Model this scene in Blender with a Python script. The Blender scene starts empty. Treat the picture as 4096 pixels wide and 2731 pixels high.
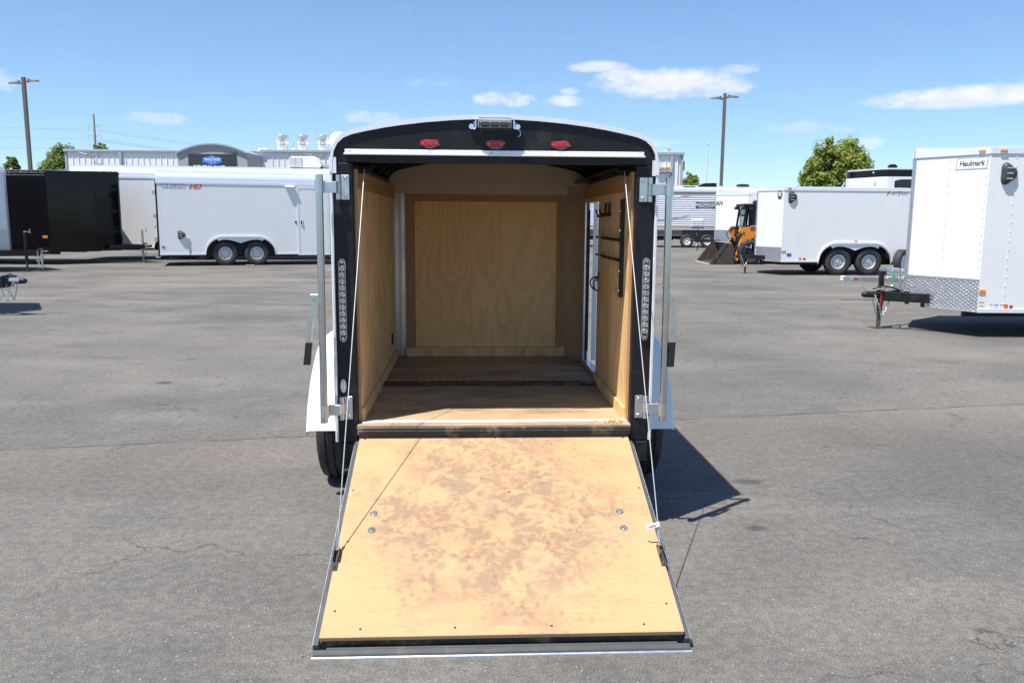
import bpy, math, random
from math import sin, cos, pi, sqrt, radians, atan2
from mathutils import Vector, Matrix

S = bpy.context.scene
COL = S.collection
random.seed(11)
RND = random.random


def U(a, b):
    return a + (b - a) * random.random()


# ------------------------------------------------------------------ camera
cam_d = bpy.data.cameras.new('camera')
cam = bpy.data.objects.new('camera', cam_d)
COL.objects.link(cam)
cam_d.sensor_width = 36.0
cam_d.lens = 29.06
cam_d.clip_start = 0.05
cam_d.clip_end = 6000
PITCH, ROLL = 0.148391, 0.006651
fw = Vector((0, cos(PITCH), -sin(PITCH)))
up0 = Vector((0, sin(PITCH), cos(PITCH)))
rt0 = Vector((1, 0, 0))
rt = rt0 * cos(ROLL) + up0 * sin(ROLL)
up = up0 * cos(ROLL) - rt0 * sin(ROLL)
cm = Matrix((rt, up, -fw)).transposed().to_4x4()
cm.translation = Vector((0, 0, 1.5))
cam.matrix_world = cm
S.camera = cam
S.cycles.diffuse_bounces = 8
S.cycles.max_bounces = 12

# ------------------------------------------------------------------ sun, sky, exposure
SUN = Vector((-0.31, -0.265, 0.911)).normalized()
sun_d = bpy.data.lights.new('sun', 'SUN')
sun_d.energy = 5.0
sun_d.angle = radians(0.53)
sun_d.color = (1.0, 0.95, 0.87)
sun = bpy.data.objects.new('sun', sun_d)
COL.objects.link(sun)
sun.rotation_euler = SUN.to_track_quat('Z', 'Y').to_euler()

S.view_settings.view_transform = 'Standard'
S.view_settings.look = 'None'
S.view_settings.gamma = 1.0
S.view_settings.use_curve_mapping = False
S.view_settings.exposure = 0.63

world = bpy.data.worlds.new('World')
S.world = world
world.use_nodes = True
wn = world.node_tree
wn.nodes.clear()


class NT:
    """small helper that writes shader nodes"""

    def __init__(self, tree):
        self.t = tree

    def n(self, kind, **kw):
        nd = self.t.nodes.new(kind)
        for k, v in kw.items():
            setattr(nd, k, v)
        return nd

    def put(self, sock, v):
        if hasattr(v, 'is_linked') or isinstance(v, bpy.types.NodeSocket):
            self.t.links.new(v, sock)
        else:
            sock.default_value = v

    def math(self, op, a, b=0.0, c=None, clamp=False):
        nd = self.n('ShaderNodeMath', operation=op, use_clamp=clamp)
        self.put(nd.inputs[0], a)
        self.put(nd.inputs[1], b)
        if c is not None:
            self.put(nd.inputs[2], c)
        return nd.outputs[0]

    def vmath(self, op, a, b=None, scale=None):
        nd = self.n('ShaderNodeVectorMath', operation=op)
        self.put(nd.inputs[0], a)
        if b is not None:
            self.put(nd.inputs[1], b)
        if scale is not None:
            self.put(nd.inputs['Scale'], scale)
        return nd.outputs[0]

    def mix(self, fac, a, b, mode='MIX'):
        nd = self.n('ShaderNodeMix', data_type='RGBA', blend_type=mode)
        self.put(nd.inputs[0], fac)
        for i, v in ((6, a), (7, b)):
            if isinstance(v, tuple) and len(v) == 3:
                v = v + (1,)
            self.put(nd.inputs[i], v)
        return nd.outputs[2]

    def ramp(self, v, a, b, lo=0.0, hi=1.0):
        nd = self.n('ShaderNodeMapRange', interpolation_type='SMOOTHSTEP')
        self.put(nd.inputs[0], v)
        self.put(nd.inputs[1], a)
        self.put(nd.inputs[2], b)
        self.put(nd.inputs[3], lo)
        self.put(nd.inputs[4], hi)
        return nd.outputs[0]

    def noise(self, vec, scale, detail=3, rough=0.55, dist=0.0):
        nd = self.n('ShaderNodeTexNoise')
        self.put(nd.inputs['Vector'], vec)
        nd.inputs['Scale'].default_value = scale
        nd.inputs['Detail'].default_value = detail
        nd.inputs['Roughness'].default_value = rough
        nd.inputs['Distortion'].default_value = dist
        return nd.outputs[0]

    def voro(self, vec, scale, feature='F1', out=0, rnd=1.0):
        nd = self.n('ShaderNodeTexVoronoi', feature=feature)
        self.put(nd.inputs['Vector'], vec)
        nd.inputs['Scale'].default_value = scale
        nd.inputs['Randomness'].default_value = rnd
        return nd.outputs[out]

    def stretch(self, vec, s, loc=(0, 0, 0)):
        nd = self.n('ShaderNodeMapping')
        self.put(nd.inputs[0], vec)
        nd.inputs['Scale'].default_value = s
        nd.inputs['Location'].default_value = loc
        return nd.outputs[0]

    def sep(self, vec):
        nd = self.n('ShaderNodeSeparateXYZ')
        self.put(nd.inputs[0], vec)
        return nd.outputs


# sky: physical sky plus a few fair-weather clouds placed by azimuth / elevation
w = NT(wn)
sky = w.n('ShaderNodeTexSky', sky_type='NISHITA', sun_disc=False)
sky.sun_elevation = math.asin(SUN.z)
sky.sun_rotation = atan2(SUN.x, SUN.y)
sky.altitude = 1400
sky.air_density = 1.0
sky.dust_density = 0.25
sky.ozone_density = 2.2
tc = w.n('ShaderNodeTexCoord')
D = tc.outputs['Generated']
dx, dy, dz = w.sep(D)
az = w.math('MULTIPLY', w.math('ARCTAN2', dx, dy), 57.29578)
el = w.math('MULTIPLY', w.math('ARCSINE', dz), 57.29578)
cv = w.n('ShaderNodeCombineXYZ')
w.put(cv.inputs[0], az)
w.put(cv.inputs[1], w.math('MULTIPLY', el, 1.7))
n_big = w.noise(cv.outputs[0], 0.62, 9, 0.66)
n_wisp = w.noise(w.stretch(cv.outputs[0], (0.35, 1.2, 1)), 0.9, 6, 0.65)
CLOUDS = [  # az, el, half-width, half-height, ragged, density
    (10.3, 8.75, 5.2, 1.05, 0.55, 0.85), (5.6, 9.85, 2.3, 0.42, 0.5, 0.75), (7.2, 9.3, 2.2, 0.55, 0.6, 0.75), (13.4, 8.5, 2.6, 0.7, 0.8, 0.7),
    (14.6, 9.5, 1.5, 0.45, 1.0, 0.45), 
    (28.6, 7.25, 6.6, 0.72, 0.45, 0.9), (27.8, 7.0, 5.4, 0.5, 0.4, 0.7), (36.5, 7.8, 6.5, 1.0, 0.5, 0.85),
    (-0.75, 7.85, 2.3, 0.55, 1.1, 0.62), (3.4, 7.7, 1.5, 0.42, 0.7, 0.78), (3.8, 8.3, 0.75, 0.3, 0.8, 0.5),
    (-9.2, 6.5, 2.2, 0.45, 1.5, 0.34), (-5.6, 8.8, 2.6, 0.35, 1.6, 0.12),
    (-22.8, 5.9, 1.7, 0.45, 1.3, 0.34), (9.3, 5.0, 1.8, 0.35, 1.4, 0.35), (22.7, 4.8, 1.0, 0.4, 0.9, 0.5),
    (19.1, 5.7, 2.6, 0.45, 1.5, 0.24), (-30.8, 7.6, 1.5, 0.7, 1.3, 0.4), (9.0, 3.4, 3.0, 0.6, 1.5, 0.3),
    (-60, 12, 14, 2.5, 1.2, 0.7), (70, 15, 12, 2.2, 1.2, 0.7), (140, 14, 18, 3, 1.2, 0.6), (-130, 18, 16, 3, 1.2, 0.6)]
total = None
for (ca, ce, sa, se, rag, den) in CLOUDS:
    u = w.math('DIVIDE', w.math('SUBTRACT', az, ca), sa)
    v = w.math('DIVIDE', w.math('SUBTRACT', el, ce), se)
    r2 = w.math('ADD', w.math('MULTIPLY', u, u), w.math('MULTIPLY', v, v))
    body = w.math('SUBTRACT', 1.0, r2)
    body = w.math('ADD', body, w.math('MULTIPLY', w.math('SUBTRACT', n_big, 0.5), 3.2 * rag))
    m = w.ramp(body, -0.15, 1.0, 0.0, den)
    # fade well outside the cloud so the noise cannot leak
    m = w.math('MULTIPLY', m, w.ramp(r2, 2.6, 1.2))
    total = m if total is None else w.math('MAXIMUM', total, m)
wisps = w.math('MULTIPLY', w.ramp(n_wisp, 0.52, 0.85), w.ramp(el, 22.0, 6.0, 0.0, 0.13))
total = w.math('MAXIMUM', total, wisps)
gm = w.n('ShaderNodeGamma')
w.put(gm.inputs[0], sky.outputs[0])
gm.inputs[1].default_value = 0.80
skyc = w.mix(1.0, gm.outputs[0], (1.29, 1.59, 1.90), 'MULTIPLY')
cloud_col = w.mix(w.ramp(n_big, 0.35, 0.7), (7.0, 7.15, 7.5), (8.2, 8.25, 8.35))
out_c = w.mix(total, skyc, cloud_col)
bg = w.n('ShaderNodeBackground')
w.put(bg.inputs[0], out_c)
bg.inputs[1].default_value = 0.082
wo = w.n('ShaderNodeOutputWorld')
w.put(wo.inputs[0], bg.outputs[0])

# ------------------------------------------------------------------ materials


def new_mat(name):
    m = bpy.data.materials.new(name)
    m.use_nodes = True
    m.node_tree.nodes.clear()
    t = NT(m.node_tree)
    b = t.n('ShaderNodeBsdfPrincipled')
    o = t.n('ShaderNodeOutputMaterial')
    t.put(o.inputs[0], b.outputs[0])
    return m, t, b


def bump(t, b, h, strength=0.2, dist=0.01):
    nd = t.n('ShaderNodeBump')
    nd.inputs['Strength'].default_value = strength
    nd.inputs['Distance'].default_value = dist
    t.put(nd.inputs['Height'], h)
    t.put(b.inputs['Normal'], nd.outputs[0])


def simple(name, col, rough=0.5, metal=0.0, var=0.08, vs=5.0, spec=0.5, coat=0.0, dirt=None, dirt_amt=0.4, wave=0.0,
           wave_scale=1.3):
    m, t, b = new_mat(name)
    P = t.n('ShaderNodeTexCoord').outputs['Object']
    n = t.noise(P, vs, 5, 0.6)
    lo = tuple(c * (1 - var) for c in col)
    hi = tuple(min(1, c * (1 + var)) for c in col)
    c = t.mix(n, lo, hi)
    if dirt:
        d = t.ramp(t.noise(P, vs * 1.7, 7, 0.68), 0.5, 0.72, 0.0, dirt_amt)
        c = t.mix(d, c, dirt)
    t.put(b.inputs['Base Color'], c)
    t.put(b.inputs['Roughness'], t.ramp(t.noise(P, vs * 2.3, 4), 0.3, 0.7, max(0.02, rough * 0.85), min(1, rough * 1.15)))
    b.inputs['Metallic'].default_value = metal
    b.inputs['Specular IOR Level'].default_value = spec
    b.inputs['Coat Weight'].default_value = coat
    b.inputs['Coat Roughness'].default_value = 0.06
    if wave:
        bump(t, b, t.noise(t.stretch(P, (1, 1, 0.55)), wave_scale, 2, 0.4), wave, 0.05)
    return m


M = {}
M['white'] = simple('white_paint', (0.775, 0.78, 0.785), 0.32, var=0.02, vs=2, coat=0.25, dirt=(0.60, 0.58, 0.55), dirt_amt=0.07,
                    wave=0.10)
M['white_trim'] = simple('white_trim_metal', (0.80, 0.81, 0.83), 0.25, metal=0.25, var=0.03)
M['white_gloss'] = simple('white_gloss_paint', (0.74, 0.76, 0.82), 0.16, var=0.02, coat=0.6)
M['cap'] = simple('polished_roof_skin', (0.84, 0.86, 0.90), 0.20, metal=0.55, var=0.03)
M['black_steel'] = simple('black_painted_steel', (0.0105, 0.0110, 0.0130), 0.42, var=0.3, vs=4, spec=0.30, dirt=(0.10, 0.095, 0.09), dirt_amt=0.20)
M['black_rust'] = simple('worn_black_steel', (0.03, 0.03, 0.03), 0.5, var=0.3, vs=6, dirt=(0.30, 0.22, 0.14), dirt_amt=0.75)
M['black'] = simple('black_matt', (0.012, 0.012, 0.013), 0.6, var=0.2)
M['black_gloss'] = simple('black_gloss_skin', (0.006, 0.006, 0.007), 0.09, var=0.1, spec=0.25, wave=0.10, wave_scale=1.1)
M['dark_inner'] = simple('near_black_sheet', (0.008, 0.008, 0.008), 0.45, var=0.2)
M['rubber'] = simple('tyre_rubber', (0.030, 0.030, 0.031), 0.75, var=0.2, vs=9, dirt=(0.14, 0.13, 0.12), dirt_amt=0.35)
M['cable'] = simple('steel_cable', (0.50, 0.50, 0.50), 0.42, metal=0.6, var=0.25, vs=120)
M['vent_black'] = simple('sun_faded_black_plastic', (0.045, 0.047, 0.05), 0.5, var=0.1)
M['frame_grey'] = simple('grey_painted_frame', (0.085, 0.088, 0.092), 0.5, metal=0.2, var=0.15, vs=7, dirt=(0.24, 0.21, 0.18), dirt_amt=0.3)
M['alu'] = simple('bare_aluminium', (0.72, 0.73, 0.75), 0.34, metal=0.9, var=0.06, vs=8)
M['alu_dull'] = simple('dull_aluminium', (0.42, 0.43, 0.44), 0.45, metal=0.75, var=0.15, vs=7)
M['skin_in'] = simple('inner_metal_skin', (0.58, 0.54, 0.48), 0.36, metal=0.75, var=0.04, vs=2)
M['liner'] = simple('pale_nose_liner', (0.56, 0.46, 0.345), 0.5, var=0.05, vs=2)
M['zinc'] = simple('zinc_plated_steel', (0.62, 0.66, 0.66), 0.30, metal=0.95, var=0.05, vs=9)
M['galv'] = simple('galvanised_pipe', (0.56, 0.58, 0.58), 0.24, metal=1.0, var=0.06, vs=12, dirt=(0.3, 0.28, 0.25), dirt_amt=0.15)
M['chrome'] = simple('chrome', (0.80, 0.80, 0.80), 0.12, metal=1.0, var=0.04)
M['rim'] = simple('silver_rim', (0.60, 0.62, 0.65), 0.32, metal=0.5, var=0.08)
M['rim_white'] = simple('white_rim', (0.78, 0.78, 0.78), 0.35, var=0.05)
M['grey_smear'] = simple('grey_sealant', (0.22, 0.205, 0.19), 0.8, var=0.2, vs=30)
M['amber'] = simple('amber_lens', (0.75, 0.22, 0.02), 0.2, var=0.1)
M['redm'] = simple('red_marker', (0.45, 0.015, 0.02), 0.2, var=0.1)
M['orange'] = simple('orange_paint', (0.72, 0.24, 0.025), 0.38, var=0.06, dirt=(0.25, 0.16, 0.1), dirt_amt=0.25)
M['bucket'] = simple('worn_bucket_steel', (0.075, 0.060, 0.048), 0.55, metal=0.3, var=0.4, vs=5, dirt=(0.26, 0.19, 0.13), dirt_amt=0.55)
M['pole'] = simple('bronze_pole_paint', (0.135, 0.122, 0.105), 0.5, var=0.05)
M['grey_steel'] = simple('weathered_grey_steel', (0.34, 0.34, 0.33), 0.6, var=0.1)
M['stucco'] = simple('grey_stucco', (0.38, 0.375, 0.375), 0.9, var=0.12, vs=1.2)
M['siding_white'] = simple('white_metal_siding', (0.80, 0.795, 0.80), 0.45, var=0.03, vs=0.6)
M['fascia'] = simple('grey_blue_fascia', (0.34, 0.40, 0.45), 0.5, var=0.06)
M['roof_white'] = simple('white_membrane', (0.75, 0.75, 0.74), 0.6, var=0.06)
M['sign_black'] = simple('sign_black', (0.035, 0.038, 0.045), 0.5, var=0.1)
M['sign_blue'] = simple('sign_blue', (0.02, 0.22, 0.65), 0.45, var=0.05)
M['print_white'] = simple('white_print', (0.85, 0.86, 0.88), 0.5, var=0.02)
M['print_dark'] = simple('dark_print', (0.05, 0.055, 0.07), 0.5, var=0.05)
M['print_grey'] = simple('grey_print', (0.30, 0.32, 0.36), 0.5, var=0.05)
M['print_teal'] = simple('teal_print', (0.30, 0.42, 0.48), 0.5, var=0.05)
M['print_red'] = simple('red_print', (0.50, 0.03, 0.04), 0.5, var=0.05)
M['print_orange'] = simple('orange_print', (0.80, 0.16, 0.03), 0.5, var=0.05)
M['sign_yellow'] = simple('sign_yellow', (0.80, 0.55, 0.06), 0.5, var=0.05)
M['sign_navy'] = simple('sign_navy', (0.05, 0.10, 0.40), 0.5, var=0.05)
M['tan'] = simple('tan_band', (0.42, 0.38, 0.31), 0.5, var=0.04)
M['rv_white'] = simple('rv_white_siding', (0.74, 0.75, 0.79), 0.4, var=0.03, vs=1)
M['brown_band'] = simple('dark_brown_band', (0.07, 0.055, 0.05), 0.5, var=0.1)
M['green_tag'] = simple('green_tag', (0.02, 0.42, 0.12), 0.5, var=0.05)
M['wood_block'] = simple('weathered_wood_block', (0.36, 0.31, 0.23), 0.8, var=0.2, vs=10)
M['trunk'] = simple('bark', (0.12, 0.09, 0.065), 0.9, var=0.3, vs=6)
M['straw'] = simple('dry_straw', (0.55, 0.40, 0.20), 0.8, var=0.3, vs=40)
M['dark_glass'] = simple('dark_window_glass', (0.012, 0.013, 0.015), 0.06, var=0.1)
M['plastic_white'] = simple('pale_plastic', (0.70, 0.71, 0.70), 0.45, var=0.03)
M['mesh_green'] = simple('cab_glass_tint', (0.25, 0.40, 0.40), 0.12, var=0.1)


def lens(name, col, rough=0.08, trans=0.8):
    m, t, b = new_mat(name)
    P = t.n('ShaderNodeTexCoord').outputs['Object']
    v = t.voro(P, 260)
    t.put(b.inputs['Base Color'], t.mix(v, tuple(c * 0.7 for c in col), col))
    b.inputs['Roughness'].default_value = rough
    b.inputs['Transmission Weight'].default_value = trans
    b.inputs['IOR'].default_value = 1.45
    return m


M['clear'] = lens('clear_lens', (0.92, 0.93, 0.94))
M['red_lens'] = lens('red_lens', (0.85, 0.03, 0.05), 0.1, 0.35)


def plywood(name, light, dark, figure=9.0, axis='Z', contrast=0.5, grain=0.35, rough=0.62, stains=None, knots=0.0):
    """rotary-cut plywood: cathedral figure from warped noise bands plus fine grain"""
    m, t, b = new_mat(name)
    P = t.n('ShaderNodeTexCoord').outputs['Object']
    sc = {'Z': (1.0, 1.0, 0.28), 'X': (0.28, 1.0, 1.0), 'Y': (1.0, 0.28, 1.0)}[axis]
    f = t.noise(t.stretch(P, sc), 2.1, 2, 0.45, 0.35)
    fr = t.math('FRACT', t.math('MULTIPLY', f, figure * 1.6))
    band = t.math('MULTIPLY', t.ramp(fr, 0.15, 0.90), t.ramp(fr, 1.0, 0.93))
    band = t.math('MULTIPLY', band, t.ramp(t.noise(P, 1.7, 3), 0.30, 0.62, 0.25, 1.0))
    sg = {'Z': (60, 60, 3), 'X': (3, 60, 60), 'Y': (60, 3, 60)}[axis]
    g = t.noise(t.stretch(P, sg), 1.0, 4, 0.6)
    fac = t.math('ADD', t.math('MULTIPLY', band, contrast), t.math('MULTIPLY', t.math('SUBTRACT', g, 0.5), grain * 1.5), clamp=True)
    c = t.mix(fac, light, dark)
    big = t.noise(P, 1.3, 3, 0.5)
    c = t.mix(t.ramp(big, 0.35, 0.75, 0, 0.35), c, tuple(a * 0.82 for a in light))
    if knots:
        k = t.voro(t.stretch(P, tuple(1.0 if s > 0.5 else 0.6 for s in sc)), 3.1)
        c = t.mix(t.ramp(k, 0.045, 0.02, 0, knots), c, tuple(a * 0.45 for a in dark))
    if stains:
        c = stains(t, P, c)
    t.put(b.inputs['Base Color'], c)
    b.inputs['Roughness'].default_value = rough
    b.inputs['Specular IOR Level'].default_value = 0.3
    bump(t, b, g, 0.12, 0.002)
    return m


def ramp_stains(t, P, c):
    # P is in the ramp board's own space: x across, y up the slope
    x, y, z = t.sep(P)
    wob = t.noise(P, 2.6, 5, 0.6)
    u = t.math('DIVIDE', t.math('SUBTRACT', x, 0.0), 0.58)
    v = t.math('DIVIDE', t.math('SUBTRACT', y, 0.52), 0.74)
    r2 = t.math('ADD', t.math('MULTIPLY', u, u), t.math('MULTIPLY', v, v))
    zone = t.ramp(t.math('ADD', r2, t.math('MULTIPLY', t.math('SUBTRACT', wob, 0.5), 2.4)), 1.15, 0.2)
    blot = t.noise(P, 8.5, 9, 0.74, 0.5)
    fine = t.noise(P, 34, 6, 0.7)
    paw = t.voro(t.vmath('ADD', P, t.vmath('SCALE', t.n('ShaderNodeTexNoise').outputs[1], scale=0.02)), 30)
    a = t.ramp(t.math('ADD', blot, t.math('MULTIPLY', t.math('SUBTRACT', fine, 0.5), 0.45)), 0.405, 0.575)
    s1 = t.math('MULTIPLY', t.math('MULTIPLY', a, zone), 0.72)
    c = t.mix(s1, c, (0.200, 0.156, 0.116))
    pz = t.ramp(t.noise(P, 3.4, 3, 0.5), 0.42, 0.56)
    pm = t.math('MULTIPLY', t.ramp(paw, 0.50, 0.24), t.math('MULTIPLY', pz, t.ramp(fine, 0.42, 0.58)))
    wide = t.ramp(t.math('ADD', r2, t.math('MULTIPLY', t.math('SUBTRACT', wob, 0.5), 2.5)), 1.7, 0.6)
    c = t.mix(t.math('MULTIPLY', t.math('MULTIPLY', pm, wide), 0.45), c, (0.160, 0.115, 0.08))
    trk = t.ramp(t.noise(t.stretch(P, (14, 1.1, 1)), 1.0, 5, 0.65), 0.52, 0.68)
    c = t.mix(t.math('MULTIPLY', t.math('MULTIPLY', trk, zone), 0.22), c, (0.22, 0.16, 0.115))
    scr = t.ramp(t.noise(t.stretch(P, (3.0, 90, 1)), 1.0, 3, 0.6), 0.66, 0.74)
    c = t.mix(t.math('MULTIPLY', scr, 0.22), c, (0.30, 0.19, 0.10))
    haze = t.ramp(t.noise(P, 3.0, 4, 0.6), 0.40, 0.66)
    c = t.mix(t.math('MULTIPLY', t.math('MULTIPLY', haze, zone), 0.45), c, (0.30, 0.222, 0.160))
    return c


def floor_stains(t, P, c):
    n = t.noise(t.stretch(P, (1.0, 2.2, 1)), 2.3, 6, 0.65)
    c = t.mix(t.ramp(n, 0.42, 0.66, 0, 0.62), c, (0.15, 0.105, 0.075))
    n2 = t.noise(t.stretch(P, (2, 14, 1)), 1.5, 5, 0.6)
    c = t.mix(t.ramp(n2, 0.45, 0.7, 0, 0.35), c, (0.44, 0.32, 0.21))
    return c


M['ply_ramp'] = plywood('ramp_plywood', (0.58, 0.332, 0.172), (0.46, 0.245, 0.112), 5, 'X', 0.40, 0.62, stains=ramp_stains, knots=0.5)
M['ply_wall'] = plywood('wall_plywood', (0.82, 0.56, 0.275), (0.52, 0.29, 0.11), 9, 'Z', 0.75, 0.5, knots=0.4)
M['ply_front'] = plywood('front_plywood', (0.95, 0.60, 0.255), (0.70, 0.36, 0.12), 13, 'Z', 0.42, 0.35, knots=0.5)
M['ply_floor'] = plywood('floor_plywood', (0.51, 0.345, 0.205), (0.37, 0.24, 0.14), 6, 'X', 0.5, 0.7, stains=floor_stains)
M['lauan'] = plywood('brown_hardwood_board', (0.46, 0.255, 0.120), (0.36, 0.185, 0.08), 5, 'Z', 0.4, 0.7)
M['ply_edge'] = plywood('plywood_edge', (0.52, 0.34, 0.18), (0.16, 0.09, 0.05), 3, 'X', 0.3, 0.8)


def tread_plate(name, scale=26.0):
    m, t, b = new_mat(name)
    P = t.n('ShaderNodeTexCoord').outputs['Object']
    x, y, z = t.sep(P)
    s = t.math('ADD', x, y)
    zz = t.math('MULTIPLY', z, scale)
    row = t.math('FLOOR', zz)
    ss = t.math('ADD', t.math('MULTIPLY', s, scale * 0.9), t.math('MULTIPLY', row, 0.5))
    fx = t.math('ABSOLUTE', t.math('SUBTRACT', t.math('FRACT', ss), 0.5))
    fz = t.math('ABSOLUTE', t.math('SUBTRACT', t.math('FRACT', zz), 0.5))
    d = t.math('ADD', t.math('MULTIPLY', fx, 1.0), t.math('MULTIPLY', fz, 1.5))
    h = t.ramp(d, 0.42, 0.12)
    t.put(b.inputs['Base Color'], t.mix(t.noise(P, 9, 4), (0.52, 0.53, 0.55), (0.68, 0.69, 0.71)))
    b.inputs['Metallic'].default_value = 0.85
    b.inputs['Roughness'].default_value = 0.33
    bump(t, b, h, 0.9, 0.02)
    return m


M['tread'] = tread_plate('tread_plate', 42.0)


def foliage(name, dark, light):
    m, t, b = new_mat(name)
    P = t.n('ShaderNodeTexCoord').outputs['Object']
    n = t.noise(P, 1.1, 4, 0.6)
    n2 = t.noise(P, 7.0, 2, 0.6)
    c = t.mix(t.ramp(t.math('ADD', t.math('MULTIPLY', n, 0.6), t.math('MULTIPLY', n2, 0.4)), 0.33, 0.68), dark, light)
    t.put(b.inputs['Base Color'], c)
    b.inputs['Roughness'].default_value = 0.6
    tr = t.n('ShaderNodeBsdfTranslucent')
    t.put(tr.inputs[0], t.mix(0.5, c, (0.16, 0.22, 0.03)))
    mx = t.n('ShaderNodeMixShader')
    mx.inputs[0].default_value = 0.48
    t.put(mx.inputs[1], b.outputs[0])
    t.put(mx.inputs[2], tr.outputs[0])
    o = [q for q in m.node_tree.nodes if q.type == 'OUTPUT_MATERIAL'][0]
    t.put(o.inputs[0], mx.outputs[0])
    return m


M['leaf'] = foliage('tree_leaves', (0.20, 0.27, 0.04), (0.40, 0.46, 0.10))
M['leaf2'] = foliage('dark_tree_leaves', (0.13, 0.185, 0.035), (0.26, 0.32, 0.075))


def asphalt():
    m, t, b = new_mat('aged_asphalt')
    P = t.n('ShaderNodeNewGeometry').outputs['Position']
    x, y, z = t.sep(P)
    big = t.noise(P, 0.33, 6, 0.62, 0.3)
    mid = t.noise(t.stretch(P, (0.6, 1.5, 1)), 0.9, 6, 0.65)
    c = t.mix(t.ramp(big, 0.32, 0.70), (0.120, 0.116, 0.110), (0.194, 0.182, 0.164))
    c = t.mix(t.ramp(mid, 0.47, 0.70, 0, 0.55), c, (0.215, 0.203, 0.186))
    c = t.mix(t.ramp(t.noise(P, 0.55, 5, 0.6), 0.50, 0.70, 0, 0.65), c, (0.102, 0.100, 0.097))
    # sandy and dusty streaks of the trafficked lane further out
    streak = t.noise(t.stretch(P, (0.22, 0.85, 1)), 0.8, 6, 0.7)
    far = t.ramp(y, 7.0, 16.0)
    c = t.mix(t.math('MULTIPLY', t.ramp(streak, 0.48, 0.68), t.math('MULTIPLY', far, 0.55)), c, (0.275, 0.245, 0.205))
    # older, browner pavement on this side of the long joint
    jy = t.math('SUBTRACT', t.math('SUBTRACT', y, 5.838), t.math('MULTIPLY', x, 0.2066))
    jn = t.math('ADD', jy, t.math('MULTIPLY', t.math('SUBTRACT', t.noise(P, 4.5, 6, 0.7), 0.5), 0.10))
    near = t.math('MULTIPLY', t.ramp(jn, 0.03, -0.05), t.ramp(jn, -1.6, -0.1))
    c = t.mix(t.math('MULTIPLY', near, 0.30), c, (0.225, 0.185, 0.150))
    # aggregate
    g1 = t.noise(P, 150, 2, 0.7)
    g2 = t.noise(P, 55, 3, 0.6)
    c = t.mix(t.ramp(g1, 0.40, 0.62, 0.0, 1.0), t.mix(1.0, c, (0.66, 0.66, 0.67), 'MULTIPLY'), t.mix(1.0, c, (1.16, 1.15, 1.13), 'MULTIPLY'))
    g3 = t.noise(P, 21, 4, 0.7)
    c = t.mix(t.ramp(g3, 0.36, 0.64), t.mix(1.0, c, (0.86, 0.86, 0.86), 'MULTIPLY'), t.mix(1.0, c, (1.13, 1.125, 1.115), 'MULTIPLY'))
    c = t.mix(t.ramp(g2, 0.54, 0.72, 0, 0.5), c, (0.080, 0.078, 0.077))
    vn = t.n('ShaderNodeTexVoronoi')
    t.put(vn.inputs['Vector'], P)
    vn.inputs['Scale'].default_value = 62
    stone = t.ramp(vn.outputs[0], 0.30, 0.16)
    pick = t.ramp(t.sep(vn.outputs[1])[0], 0.86, 0.95)
    tint = t.mix(t.sep(vn.outputs[1])[1], (0.34, 0.27, 0.21), (0.44, 0.43, 0.42))
    c = t.mix(t.math('MULTIPLY', t.math('MULTIPLY', stone, pick), 0.6), c, tint)
    # cracks
    warp = t.n('ShaderNodeTexNoise')
    t.put(warp.inputs['Vector'], P)
    warp.inputs['Scale'].default_value = 2.2
    warp.inputs['Detail'].default_value = 6
    warp.inputs['Roughness'].default_value = 0.7
    wp = t.vmath('ADD', P, t.vmath('SCALE', warp.outputs[1], scale=0.55))
    e = t.voro(wp, 0.95, 'DISTANCE_TO_EDGE')
    brk = t.ramp(t.noise(P, 1.0, 4, 0.6), 0.49, 0.58)
    for (kx, ky, kr) in ((-1.05, 3.05, 1.0), (-0.75, 2.65, 0.6), (1.55, 2.95, 0.7), (2.9, 4.6, 0.9)):
        ex = t.math('SUBTRACT', x, kx)
        ey = t.math('SUBTRACT', y, ky)
        ed = t.math('SQRT', t.math('ADD', t.math('MULTIPLY', ex, ex), t.math('MULTIPLY', ey, ey)))
        brk = t.math('MAXIMUM', brk, t.math('MULTIPLY', t.ramp(ed, kr, kr * 0.5), t.ramp(t.noise(P, 2.2, 3), 0.38, 0.5)))
    wid = t.math('MULTIPLY', t.ramp(t.noise(P, 7, 3), 0.30, 0.7), 0.0075)
    crack = t.math('MULTIPLY', t.math('LESS_THAN', e, wid), brk)
    c = t.mix(t.math('MULTIPLY', crack, 0.62), c, (0.035, 0.032, 0.030))
    joint = t.math('MULTIPLY', t.ramp(t.math('ABSOLUTE', jn), 0.020, 0.006), t.ramp(t.noise(P, 2.3, 4), 0.36, 0.56))
    c = t.mix(t.math('MULTIPLY', joint, 0.75), c, (0.05, 0.046, 0.042))
    # oil spots and a scuff
    for (sx, sy, sr, st) in ((1.369, 4.616, 0.10, 0.75), (1.202, 3.89, 0.075, 0.8), (-3.138, 7.366, 0.12, 0.8), (6.2, 9.2, 0.35, 0.3), (-5.1, 9.5, 0.4, 0.25)):
        ox = t.math('SUBTRACT', x, sx)
        oy = t.math('SUBTRACT', y, sy)
        rr = t.math('SQRT', t.math('ADD', t.math('MULTIPLY', ox, ox), t.math('MULTIPLY', t.math('MULTIPLY', oy, oy), 2.2)))
        rr = t.math('ADD', rr, t.math('MULTIPLY', t.math('SUBTRACT', t.noise(P, 9, 5, 0.7), 0.5), sr * 2.0))
        c = t.mix(t.ramp(rr, sr, sr * 0.35, 0, st), c, (0.055, 0.052, 0.050))
    t.put(b.inputs['Base Color'], c)
    t.put(b.inputs['Roughness'], t.ramp(g2, 0.3, 0.7, 0.78, 0.95))
    b.inputs['Specular IOR Level'].default_value = 0.25
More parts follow.
